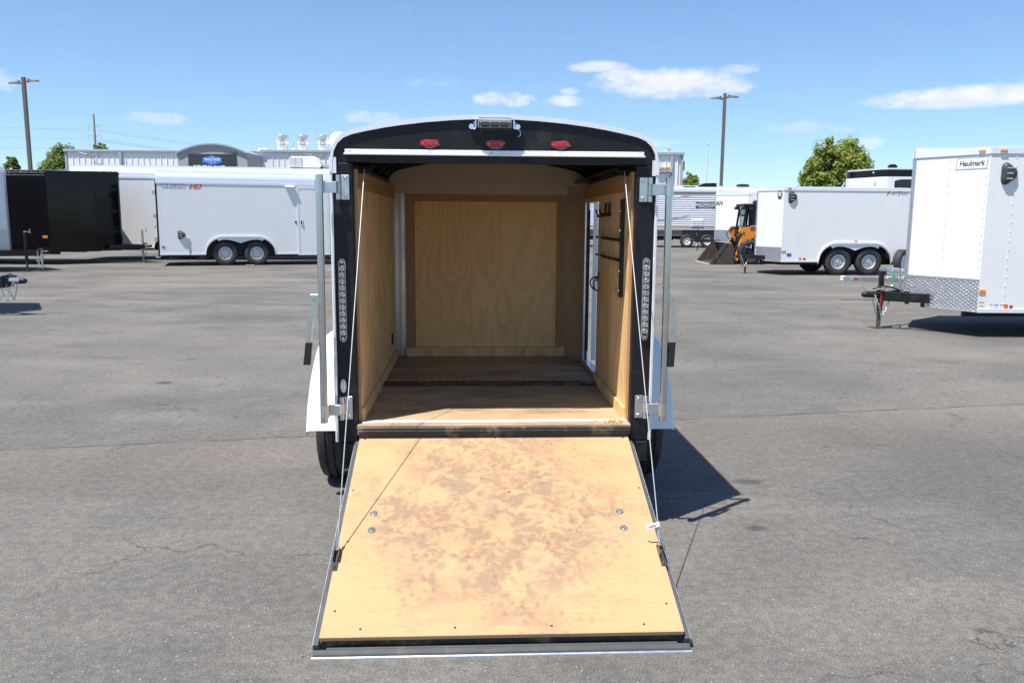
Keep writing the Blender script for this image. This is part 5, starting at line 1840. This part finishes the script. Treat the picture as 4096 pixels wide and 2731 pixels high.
def tree(name, label, loc, h, r, ch, mat, seed, n=5200, leaf=0.17, spiky=0.0, group='trees around the lot', conic=0.0):
    rng = random.Random(seed)
    t = thing(name, label, 'tree', loc, rng.uniform(0, 6), group)
    zc = h - ch / 2
    tr_ = MB()
    tr_.tube([(0, 0, 0), (0.06, 0.03, h * 0.2), (-0.04, 0.02, h * 0.42), (0.05, 0, h * 0.68)], [0.20 * r / 2.3, 0.17 * r / 2.3, 0.13 * r / 2.3, 0.05 * r / 2.3], 10)
    for k in range(9):
        a = k * 2.4 + rng.uniform(-.4, .4)
        z0_ = h * rng.uniform(0.25, 0.55)
        rr_ = r * rng.uniform(0.55, 0.85)
        tr_.tube([(0, 0, z0_), (cos(a) * rr_ * 0.45, sin(a) * rr_ * 0.45, z0_ + ch * 0.16), (cos(a) * rr_, sin(a) * rr_, min(h * 0.93, z0_ + ch * rng.uniform(0.22, 0.45)))],
                 [0.07 * r / 2.3, 0.045 * r / 2.3, 0.012], 6)
    tr_.build('trunk', M['trunk'], t)
    clumps = []
    nc = 210
    for k in range(nc):
        while True:
            p = Vector((rng.uniform(-1, 1), rng.uniform(-1, 1), rng.uniform(-1, 1)))
            if 0.22 < p.length < 1.0:
                break
        rad = 1.0
        if conic:
            rad = max(0.18, 1.0 - conic * (p.z + 1) / 2)
        elif p.z < 0:
            rad = 1.0 + 0.06 * p.z
        q = p.normalized() * (p.length ** 0.45) * rng.uniform(0.80, 1.05)
        clumps.append((Vector((q.x * r * rad, q.y * r * rad, zc + q.z * ch / 2)), rng.uniform(0.13, 0.23) * r))
    if spiky:
        for k in range(int(spiky)):
            a = rng.uniform(0, 6.28)
            d_ = rng.uniform(0, 0.6) * r
            clumps.append((Vector((cos(a) * d_, sin(a) * d_, h - rng.uniform(-0.2, 0.3))), 0.16 * r))
    vs, fs = [], []
    for k in range(n):
        c, cr = clumps[k % len(clumps)]
        d = Vector((rng.gauss(0, 1), rng.gauss(0, 1), rng.gauss(0, 0.8)))
        p = c + d.normalized() * cr * rng.uniform(0.3, 1.0) ** 0.5
        nrm = (d.normalized() * 0.8 + Vector((0, 0, 0.7)) + Vector((rng.uniform(-.6, .6), rng.uniform(-.6, .6), rng.uniform(-.4, .4)))).normalized()
        u = nrm.cross(Vector((rng.uniform(-1, 1), rng.uniform(-1, 1), rng.uniform(-1, 1)))).normalized()
        v = nrm.cross(u)
        s = leaf * rng.uniform(0.6, 1.25)
        k0 = len(vs)
        vs += [p - u * s, p - v * s * 0.45 + nrm * s * 0.1, p + u * s, p + v * s * 0.45 + nrm * s * 0.1]
        fs.append((k0, k0 + 1, k0 + 2, k0 + 3))
    cb_ = MB()
    cb_.add(vs, fs)
    cb_.build('crown', M[mat], t, 0)
    return t


tree('leafy_tree', 'large rounded green tree behind the white tandem trailer on the right', (23.2, 60.5, 0), 7.15, 2.55, 5.4, 'leaf', 5, 20000, 0.15)
tree('leafy_tree', 'bushy green tree at the left end of the white metal building', (-40.0, 75, 0), 7.3, 2.7, 5.6, 'leaf2', 8, 14000, 0.16, 5, conic=0.45)
tree('leafy_tree', 'green treetop just left of the bushy tree, above the black trailer', (-42.6, 78, 0), 6.6, 1.8, 4.4, 'leaf2', 13, 8000, 0.16, 3, conic=0.3)
tree('leafy_tree', 'slim tall treetop touching the left corner of the building roof', (-38.6, 79, 0), 8.0, 1.1, 4.0, 'leaf2', 14, 5000, 0.15, 2, conic=0.2)
tree('leafy_tree', 'small treetop at the far left between the white trailer and light pole', (-45.2, 76, 0), 6.5, 1.0, 3.4, 'leaf2', 15, 5000, 0.15, 2, conic=0.3)
tree('leafy_tree', 'little green tree peeking out behind the right end of the building', (13.85, 66, 0), 4.95, 0.85, 2.6, 'leaf', 16, 4500, 0.14, 3)
for i, (x, y, h_, r_) in enumerate(((27.2, 84, 4.45, 0.35), (31.0, 84, 4.5, 0.35), (33.2, 84, 4.45, 0.3))):
    tree('far_shrub', ('leftmost tiny shrub tip above the white tandem trailer roof', 'middle tiny shrub tip above the white tandem trailer roof', 'tiny shrub tip nearest the big rounded tree')[i], (x, y, 0), h_, r_, 2.2, 'leaf', 30 + i, 500, 0.12, group='far shrubs above the trailer roof')

# ------------------------------------------------------------------ travel trailer (white corrugated)
ra = 0.0
RVt = thing('travel_trailer', 'white travel trailer with horizontal ribbed siding and brown lower band', 'travel trailer', (6.2, 44.0, 0), ra, None)
rx0, rx1 = -3.2, 4.9
zs0, zs1 = 1.12, 2.72
n = 14
sh_ = (zs1 - zs0) / n
sp = MB()
sp.prism([(0, 0.0), (-0.030, 0.016), (-0.034, sh_ * 0.50), (-0.002, sh_ * 0.72), (0, sh_ - 0.002), (0.02, sh_ - 0.002), (0.02, 0.0)], fyz, rx0, rx1)
spm = sp.mesh('siding_strip', M['rv_white'], 0)
for k in range(n):
    link('siding_strip', spm, RVt, loc=(0, 0, zs0 + k * sh_))
B(rx0, rx1, 0.021, 2.3, 0.62, 3.0).build('body', M['rv_white'], RVt)
B(rx0, rx1, -0.02, 0.02, 0.965, 1.118, 0.01).build('tan_band', M['tan'], RVt)
B(rx0, rx1, -0.025, 0.02, 0.93, 0.962, 0.004).build('pale_band', M['rv_white'], RVt)
B(rx0, 2.75, -0.02, 0.02, 0.66, 0.928, 0.006).build('skirt', M['brown_band'], RVt)
B(rx0, rx1, -0.015, 0.02, 2.722, 2.86, 0.004).build('tan_band', M['tan'], RVt)
B(rx0 - 0.02, rx1 + 0.02, -0.04, 0.05, 2.862, 2.93, 0.01).build('awning_rail', M['print_grey'], RVt)
mb = MB()
mb.prism([(-0.03, 2.931), (-0.02, 3.03), (0.05, 3.12), (0.25, 3.17), (0.9, 3.27), (1.4, 3.27), (2.3, 3.1), (2.3, 2.931)], fyz, rx0, rx1)
mb.build('roof', M['cap'], RVt, 40)
B(rx1 + 0.001, rx1 + 0.05, -0.03, 2.3, 0.55, 2.93, 0.01).build('end_cap', M['rv_white'], RVt)
MB().prism([(rx1 - 0.15, 0.18), (rx1 + 0.05, 0.18), (rx1 + 0.05, 0.96), (rx1 - 0.15, 0.96)], fxz, -0.045, -0.021).build('corner_post', M['tan'], RVt)
for x in (2.98, 4.05):
    add_wheel(RVt, x, -0.06, -1, 0.345, 0.21, 0.195, 'white', M['rim_white'], 10)
B(2.751, 4.74, -0.004, 2.0, 0.44, 0.926).build('wheel_well', M['black'], RVt)
mb = MB()
mb.box(rx0, rx1, 0.30, 0.40, 0.42, 0.62)
mb.box(rx0, rx1, 1.9, 2.0, 0.42, 0.62)
mb.box(-2.4, 2.3, 0.10, 1.8, 0.38, 0.55)
mb.build('chassis', M['black_steel'], RVt)
for x in (1.35, 2.0):
    MB().tube([(x, 0.3, 0.55), (x + 0.2, 0.3, 0.30)], 0.02, 6).build('pipe', M['grey_steel'], RVt)
B(3.18, 3.84, -0.055, -0.0345, 1.10, 1.50, 0.01).build('vent_frame', M['rv_white'], RVt)
for k in range(3):
    B(3.23, 3.79, -0.068, -0.0555, 1.15 + k * 0.11, 1.205 + k * 0.11, 0.006).build('vent_louvre', M['plastic_white'], RVt)
B(3.62, 3.72, -0.03, -0.0255, 0.94, 0.985).build('marker_light', M['print_white'], RVt)
bd = MB()
bd.band([(3.40 + 1.02 * q / 16, 2.06 + 0.035 * sin(pi * q / 16)) for q in range(17)], [(3.40 + 1.02 * q / 16, 2.385 - 0.035 * sin(pi * q / 16)) for q in range(17)], fxz, -0.040, -0.0345)
bdg = bd.build('badge', M['sign_black'], RVt)
lettering('lettering', 'WILDWOOD', 0.225, M['print_white'], bdg, (3.91, -0.043, 2.235), (1, 0, 0), (0, 0, 1), 0.001, 0.0, 0.004, 'CENTER', 0.80)
B(3.50, 4.32, -0.0425, -0.0402, 2.125, 2.140).build('badge_line', M['print_white'], bdg)
for (pts) in ([(0.9, 1.42), (1.5, 1.45), (2.2, 1.52), (3.1, 1.68)], [(1.0, 1.38), (1.7, 1.43), (2.3, 1.51), (2.95, 1.62)], [(2.1, 2.52), (2.6, 2.66), (3.2, 2.70), (4.3, 2.72)]):
    m_ = MB()
    m_.band([(x, z - 0.004 - 0.012 * sin(pi * i / 3)) for i, (x, z) in enumerate(pts)], [(x, z + 0.004 + 0.012 * sin(pi * i / 3)) for i, (x, z) in enumerate(pts)], fxz, -0.040, -0.0345)
    m_.build('swoosh_stripe', M['print_grey' if pts[0][1] < 2 else 'tan'], RVt)
rb = thing('roof_rack_box', 'black rounded roof unit on top of the white travel trailer', 'roof unit', (9.85, 44.6, 3.16))
mb = MB()
mb.prism([(-0.12, 0.0), (0.0, 0.10), (0.22, 0.20), (0.75, 0.22), (0.88, 0.2), (0.88, 0.0)], fxz, -0.3, 0.4)
mb.build('shell', M['black_gloss'], rb, 40)
rv_ = thing('roof_vent_cover', 'low dark vent cover beside the black roof unit', 'vent', (9.25, 44.35, 3.10))
mb = MB()
mb.prism([(-0.35, 0.0), (-0.28, 0.09), (0.28, 0.09), (0.36, 0.0)], fxz, -0.25, 0.25)
mb.build('cover', M['print_dark'], rv_)
rv2 = thing('roof_dome', 'low pale dome on the travel trailer roof left of the black unit', 'roof dome', (8.75, 44.3, 3.08))
MB().ball((0, 0, 0.0), 0.30, 14, (1.2, 0.8, 0.35)).build('dome', M['plastic_white'], rv2)

# ------------------------------------------------------------------ white round-roofed stock trailer behind the loader
MT = enclosed('horse_trailer', 'white round-roofed trailer with an arched side window behind the orange loader', (10.98, 40.2, 0), pi, 1,
              -6.5, 0.0, 1.25, 2.2, 0.38, 2.68, None, rr=0.28, crown=0.10, axles=(-3.5, -4.4), guard=0.60, guard_m='alu_dull', roofm='cap', nose_drop=0.15, trim_h=0.06)
tongue(MT, 1.25, 1.0, 2.2, 0.46, 2.40, 0.12, jx=2.05, jz=0.98)
B(2.0, 2.1, -0.045, -0.031, 0.70, 0.86).build('tag', M['green_tag'], MT)
B(-1.6, -0.12, 1.101, 1.125, 0.5, 2.60, 0.01).build('door_frame', M['white_trim'], MT)
dm = B(-1.5, -0.2, 1.126, 1.14, 0.55, 2.52, 0.008).build('side_door', M['white'], MT)
wp_ = [(-1.05 + 0.66 * 0.5 * (1 if c > 0 else -1) * min(1, abs(c) * 1.35) * -1, 2.18 + 0.19 * max(-1, min(1, s_ * 1.3))) for c, s_ in [(cos(2 * pi * k / 28), sin(2 * pi * k / 28)) for k in range(28)]]
mb = MB()
mb.prism([(-0.66 + (u + 1.05) * 1.4, v) for u, v in wp_], fxz, 1.141, 1.155)
wi = mb.build('window', M['dark_glass'], dm)
MB().tube([(-0.66, 1.16, 1.98), (-0.66, 1.16, 2.42)], 0.014, 6).build('window_bar', M['chrome'], wi)
B(-0.72, -0.60, 1.142, 1.18, 2.42, 2.53, 0.01).build('window_latch', M['black'], dm)
MB().lathe([(0, 0.28), (0.06, 0.32), (0.10, 0.20), (0.11, 0.0005)], (0.05, 0.2, 3.05), (0, 0, 1), 16).build('roof_vent', M['black'], MT)
rM = Vector((-1.25, 1.065, 0)).normalized()
nM = Vector((1.065, 1.25, 0)).normalized()
pM = Vector((1.12, 0.035 + 1.065 * (1.25 - 1.12) / 1.25, 2.24))
lettering('lettering', 'AN', 0.30, M['print_dark'], MT, pM + nM * 0.003, rM, (0, 0, 1), 0.001, 0.15, 0.010, 'CENTER', 0.8)

# ------------------------------------------------------------------ black-topped horse trailer behind the tandem trailer
HT = thing('horse_trailer', 'white gooseneck horse trailer with a black roof band and dark window', 'horse trailer', (13.52, 31.2, 0))
# plan of the gooseneck nose
def htplan(n=9):
    out = [(9.0, 0.0), (0.45, 0.0)]
    out += [(0.45 - 0.32 * sin(a), 0.32 - 0.32 * cos(a)) for a in [pi / 2 * 0.62 * k / 6 for k in range(1, 7)]]
    out += [(-0.34, 1.70), (-0.40, 1.95), (-0.30, 2.25), (-0.10, 2.35), (9.0, 2.35)]
    return out


pln = htplan()
mb = MB()
mb.prism(pln, fxy, 1.75, 3.10)
mb.build('nose_body', M['white'], HT, 40)
mb = MB()
mb.prism(pln, fxy, 3.1005, 3.115)
mb.prism([(x * 0.995 + 0.01, y * 0.985 + 0.012) for x, y in pln], fxy, 3.1155, 3.36)
mb.build('roof_band', M['black_gloss'], HT, 40)
mb = MB()
mb.prism([(x * 0.985 + 0.03, y * 0.955 + 0.035) for x, y in pln], fxy, 3.3605, 3.42)
mb.build('roof', M['cap'], HT, 40)
B(2.2, 9.0, 0.001, 2.34, 0.5, 1.7495).build('body', M['white'], HT)
for x in (5.6, 6.5):
    add_wheel(HT, x, 0.06, -1, 0.38, 0.22, 0.2, 'silver')
mb = MB()
mb.tube([(0.5, 1.4, 0.15), (0.5, 1.4, 1.75)], 0.06, 10)
mb.build('gooseneck_post', M['black_steel'], HT)
B(0.42, 0.58, 1.3, 1.5, 0.0, 0.15).build('stand_foot', M['black_steel'], HT)
mb = MB()
cx_, cz_ = 1.48, 2.80
mb.prism([(cx_ + 0.85 * max(-1, min(1, 1.25 * cos(a))), cz_ + 0.20 * max(-1, min(1, 1.25 * sin(a)))) for a in [2 * pi * k / 32 for k in range(32)]], fxz, -0.016, -0.001)
wf = mb.build('window_frame', M['black_gloss'], HT)
B(cx_ - 0.80, cx_ + 0.80, -0.020, -0.0165, cz_ - 0.16, cz_ + 0.16, 0.002).build('pane', M['dark_glass'], wf)
B(cx_ - 0.012, cx_ + 0.012, -0.026, -0.0205, cz_ - 0.17, cz_ + 0.17).build('mullion', M['black'], wf)
MB().lathe([(0, 0.16), (0.14, 0.18), (0.20, 0.10), (0.205, 0.0005)], (1.05, 1.2, 3.42), (0, 0, 1), 16).build('roof_vent', M['black_gloss'], HT)
MB().tube([(-0.34, 1.52, 2.66), (-0.24, 1.36, 2.74), (-0.13, 1.10, 2.66)], 0.02, 6).build('grab_handle', M['print_orange'], HT)
for (x, y) in ((-0.05, -0.0), (0.3, -0.012)):
    MB().ball((x, y + 0.30, 3.25), 0.035, 8).build('clearance_light', M['white_trim'], HT)

# ------------------------------------------------------------------ orange skid steer loader (facing left)
SKc = Vector((8.75, 28.7, 0))
SK = thing('skid_steer_loader', 'orange skid steer loader with a dark worn bucket lowered to the asphalt', 'loader', SKc, pi)
# x forward (to the left in the picture), y = towards the camera is +... after the turn


def spart(name, mb, m, parent=SK, smooth=35.0):
    return mb.build(name, m, parent, smooth)


spart('chassis', B(-1.2, 0.95, -0.50, 0.50, 0.22, 0.95, 0.04), M['black_steel'])
spart('engine_hood', B(-1.6, -0.75, -0.60, 0.60, 0.45, 1.42, 0.06), M['orange'])
for s in (-1, 1):
    for x in (0.78, -0.52):
        add_wheel(SK, x, s * 0.74, s, 0.415, 0.30, 0.215, 'loader', M['black'], 8)
        tr_ = MB()
        for k in range(22):
            a = 2 * pi * k / 22
            mt = Matrix.Translation((x, s * 0.74, 0.415)) @ Matrix.Rotation(a, 4, 'Y') @ Matrix.Translation((0, 0.07 * (1 if k % 2 else -1), 0.412))
            tr_.box(-0.022, 0.022, -0.075, 0.075, -0.006, 0.020, 0, mt)
        spart('tyre_lug', tr_, M['rubber'])
    y0, y1 = sorted((s * 0.62, s * 0.76))
    mb = MB()
    mb.prism([(1.02, 0.98), (1.16, 1.10), (1.10, 1.22), (0.55, 1.28), (-0.4, 1.45), (-1.5, 1.62), (-1.62, 1.52), (-1.55, 1.2), (-0.6, 1.02), (0.1, 0.86), (0.70, 0.88), (0.86, 0.78), (1.10, 0.30), (1.16, 0.12), (1.28, 0.12), (1.22, 0.36), (1.12, 0.72)],
             fxz, y0, y1)
    la = spart('lift_arm', mb, M['orange'])
    for (x, z) in ((1.02, 1.08), (0.62, 0.98), (-0.9, 1.35)):
        spart('pin', MB().lathe([(0, 0.045), (0.025, 0.04), (0.028, 0.0005)], (x, s * 0.762, z), (0, s, 0), 12), M['zinc'], la)
    mb = MB()
    mb.tube([(1.02, s * 0.55, 0.85), (1.22, s * 0.55, 0.45)], 0.050, 10)
    tc_ = spart('tilt_cylinder', mb, M['black_steel'])
    spart('rod', MB().tube([(1.20, s * 0.55, 0.48), (1.34, s * 0.55, 0.26)], 0.026, 8), M['chrome'], tc_)
    spart('hose', MB().tube([(0.80, s * 0.60, 1.20), (1.05, s * 0.60, 1.26), (1.25, s * 0.58, 1.00), (1.16, s * 0.56, 0.80)], 0.016, 6), M['black'])
    spart('hose', MB().tube([(0.82, s * 0.79, 1.27), (0.62, s * 0.79, 1.30), (0.46, s * 0.79, 1.28)], 0.022, 6), M['chrome'])
    # cab posts and side mesh
    mb = MB()
    mb.tube([(0.98, s * 0.43, 0.90), (0.86, s * 0.43, 1.88)], 0.040, 8)
    mb.tube([(0.62, s * 0.45, 1.10), (0.56, s * 0.45, 1.90)], 0.040, 8)
    mb.tube([(-0.55, s * 0.45, 1.20), (-0.50, s * 0.45, 1.90)], 0.045, 8)
    mb.tube([(0.90, s * 0.44, 1.92), (-0.55, s * 0.45, 1.95)], 0.045, 8)
    mb.tube([(0.98, s * 0.44, 1.02), (-0.55, s * 0.46, 1.22)], 0.045, 8)
    spart('cab_post', mb, M['black_steel'])
    sg_ = spart('side_glass', B(-0.48, 0.54, *sorted((s * 0.425, s * 0.432)), 1.22, 1.88), M['mesh_green'])
    mb = MB()
    for k in range(13):
        mb.box(-0.46 + k * 0.08, -0.452 + k * 0.08, *sorted((s * 0.436, s * 0.444)), 1.22, 1.88)
    for k in range(8):
        mb.box(-0.48, 0.54, *sorted((s * 0.4445, s * 0.452)), 1.26 + k * 0.08, 1.268 + k * 0.08)
    spart('side_mesh', mb, M['black_steel'], sg_)
spart('cab_roof', B(-0.60, 0.98, -0.50, 0.50, 1.925, 2.02, 0.03), M['black_steel'])
for s in (-1, 1):
    wl = spart('work_light', B(0.90, 1.05, s * 0.40 - 0.09, s * 0.40 + 0.09, 1.83, 1.93, 0.02), M['black'])
    spart('lamp_glass', B(1.051, 1.058, s * 0.40 - 0.07, s * 0.40 + 0.07, 1.85, 1.915, 0.003), M['chrome'], wl)
spart('mirror', B(0.95, 1.02, 0.40, 0.52, 1.60, 1.66, 0.01), M['black'])
spart('seat', B(-0.35, 0.05, -0.24, 0.24, 0.95, 1.12, 0.04), M['black'])
spart('seat_back', B(-0.42, -0.32, -0.24, 0.24, 1.10, 1.68, 0.04), M['black'])
for s in (-1, 1):
    spart('control_lever', MB().tube([(0.35, s * 0.2, 0.95), (0.42, s * 0.22, 1.35), (0.40, s * 0.2, 1.45)], 0.02, 6), M['black'])
spart('front_glass', B(0.855, 0.862, -0.38, 0.38, 1.02, 1.86), M['mesh_green'])
spart('step', B(0.95, 1.12, -0.42, 0.42, 0.28, 0.44, 0.02), M['orange'])
spart('quick_hitch', B(1.16, 1.34, -0.55, 0.55, 0.14, 0.52, 0.02), M['black_rust'])
# bucket
bk_ = MB()
out = [(1.36, 0.02), (2.10, 0.008), (2.10, 0.026), (1.50, 0.07), (1.44, 0.14), (1.45, 0.62), (1.52, 0.70), (1.47, 0.71), (1.40, 0.64)]
bk_.prism(out, fxz, -0.95, 0.95)
bu = spart('bucket', bk_, M['bucket'], SK, 0)
for s in (-1, 1):
    mb = MB()
    a, b = sorted((s * 0.951, s * 0.972))
    mb.prism([(1.36, 0.012), (2.06, 0.012), (2.02, 0.10), (1.60, 0.71), (1.45, 0.71), (1.38, 0.62)], fxz, a, b)
    spart('bucket_side', mb, M['bucket'], bu, 0)
    mb = MB()
    a, b = sorted((s * 0.945, s * 0.990))
    mb.prism([(2.05, 0.005), (2.16, 0.01), (2.11, 0.12), (1.68, 0.70), (1.60, 0.712), (1.58, 0.70), (1.99, 0.10)], fxz, a, b)
    spart('side_cutter', mb, M['bucket'], bu, 0)
spart('cutting_edge', B(2.04, 2.26, -0.99, 0.99, 0.001, 0.022, 0.004), M['wood_block'], bu)
spart('bucket_lip', B(1.44, 1.56, -0.95, 0.95, 0.7105, 0.728, 0.004), M['grey_steel'], bu)

# ------------------------------------------------------------------ aluminium utility trailer tongue behind the near white trailer
UT = thing('utility_trailer', 'bare aluminium utility trailer tongue with caster jack behind the near white trailer', 'trailer', (9.4, 15.6, 0), pi)
mb = MB()
mb.box(1.85, 2.0, -0.75, 0.75, 0.36, 0.46, 0.006)
mb.box(-1.2, 1.849, -0.75, -0.69, 0.36, 0.46, 0.004)
mb.box(-1.2, 1.849, 0.69, 0.75, 0.36, 0.46, 0.004)
mb.build('frame', M['alu'], UT)
B(-1.2, 1.85, -0.689, 0.689, 0.40, 0.43).build('deck', M['wood_block'], UT)
for k in range(3):
    B(2.001 - 0.15, 2.012, -0.75, 0.75, 0.465 + 0.0 + k * 0.075 - 0.10, 0.465 + k * 0.075 - 0.035, 0.01).build('front_rail', M['alu'], UT)
B(1.86, 3.02, -0.05, 0.05, 0.355, 0.445, 0.008).build('tongue', M['alu'], UT)
MB().lathe([(0, 0.045), (0.12, 0.05), (0.16, 0.05), (0.20, 0.03), (0.205, 0.0005)], (3.02, 0, 0.42), (1, 0, 0), 14).build('coupler', M['alu'], UT)
B(3.0, 3.26, -0.05, 0.05, 0.365, 0.38, 0.004).build('coupler_plate', M['alu'], UT)
ps = B(2.90, 2.97, 0.051, 0.053, 0.39, 0.42).build('label_plate', M['print_red'], UT)
chain('safety_chain', [(2.85, 0.06, 0.40), (2.80, 0.08, 0.25), (2.72, 0.08, 0.14), (2.62, 0.06, 0.10)], UT, M['zinc'], 0.02)
chain('safety_chain', [(2.5, 0.07, 0.40), (2.35, 0.10, 0.45), (2.2, 0.08, 0.47), (2.05, 0.05, 0.47)], UT, M['zinc'], 0.02)
mb = MB()
mb.tube([(2.15, 0.14, 0.62), (2.15, 0.14, 0.22)], 0.030, 10)
ju = mb.build('swivel_jack', M['zinc'], UT)
MB().lathe([(-0.025, 0.075), (-0.03, 0.095), (-0.02, 0.105), (0.02, 0.105), (0.03, 0.095), (0.025, 0.075)], (2.10, 0.14, 0.105), (0, 1, 0), 20).build('caster_tyre', M['rubber'], ju)
MB().lathe([(-0.022, 0.076), (-0.01, 0.03), (0.01, 0.03), (0.022, 0.076)], (2.10, 0.14, 0.105), (0, 1, 0), 8).build('caster_hub', M['black'], ju)
for s in (-1, 1):
    add_wheel(UT, -0.3, s * 0.90, s, 0.30, 0.18, 0.16, 'silver')
# spare wheel standing beyond
sw = thing('trailer_wheel', 'single trailer wheel with white five-spoke rim standing behind the near white trailer', 'wheel', (10.62, 22.65, 0), radians(40.5))
rmm, tym = wheel_mesh(0.36, 0.21, 0.21, 'spare', M['rim_white'], 5)
link('rim', rmm, sw, loc=(0, 0, 0.36), rot=(0, 0.4, pi))
link('tyre', tym, sw, loc=(0, 0, 0.36))
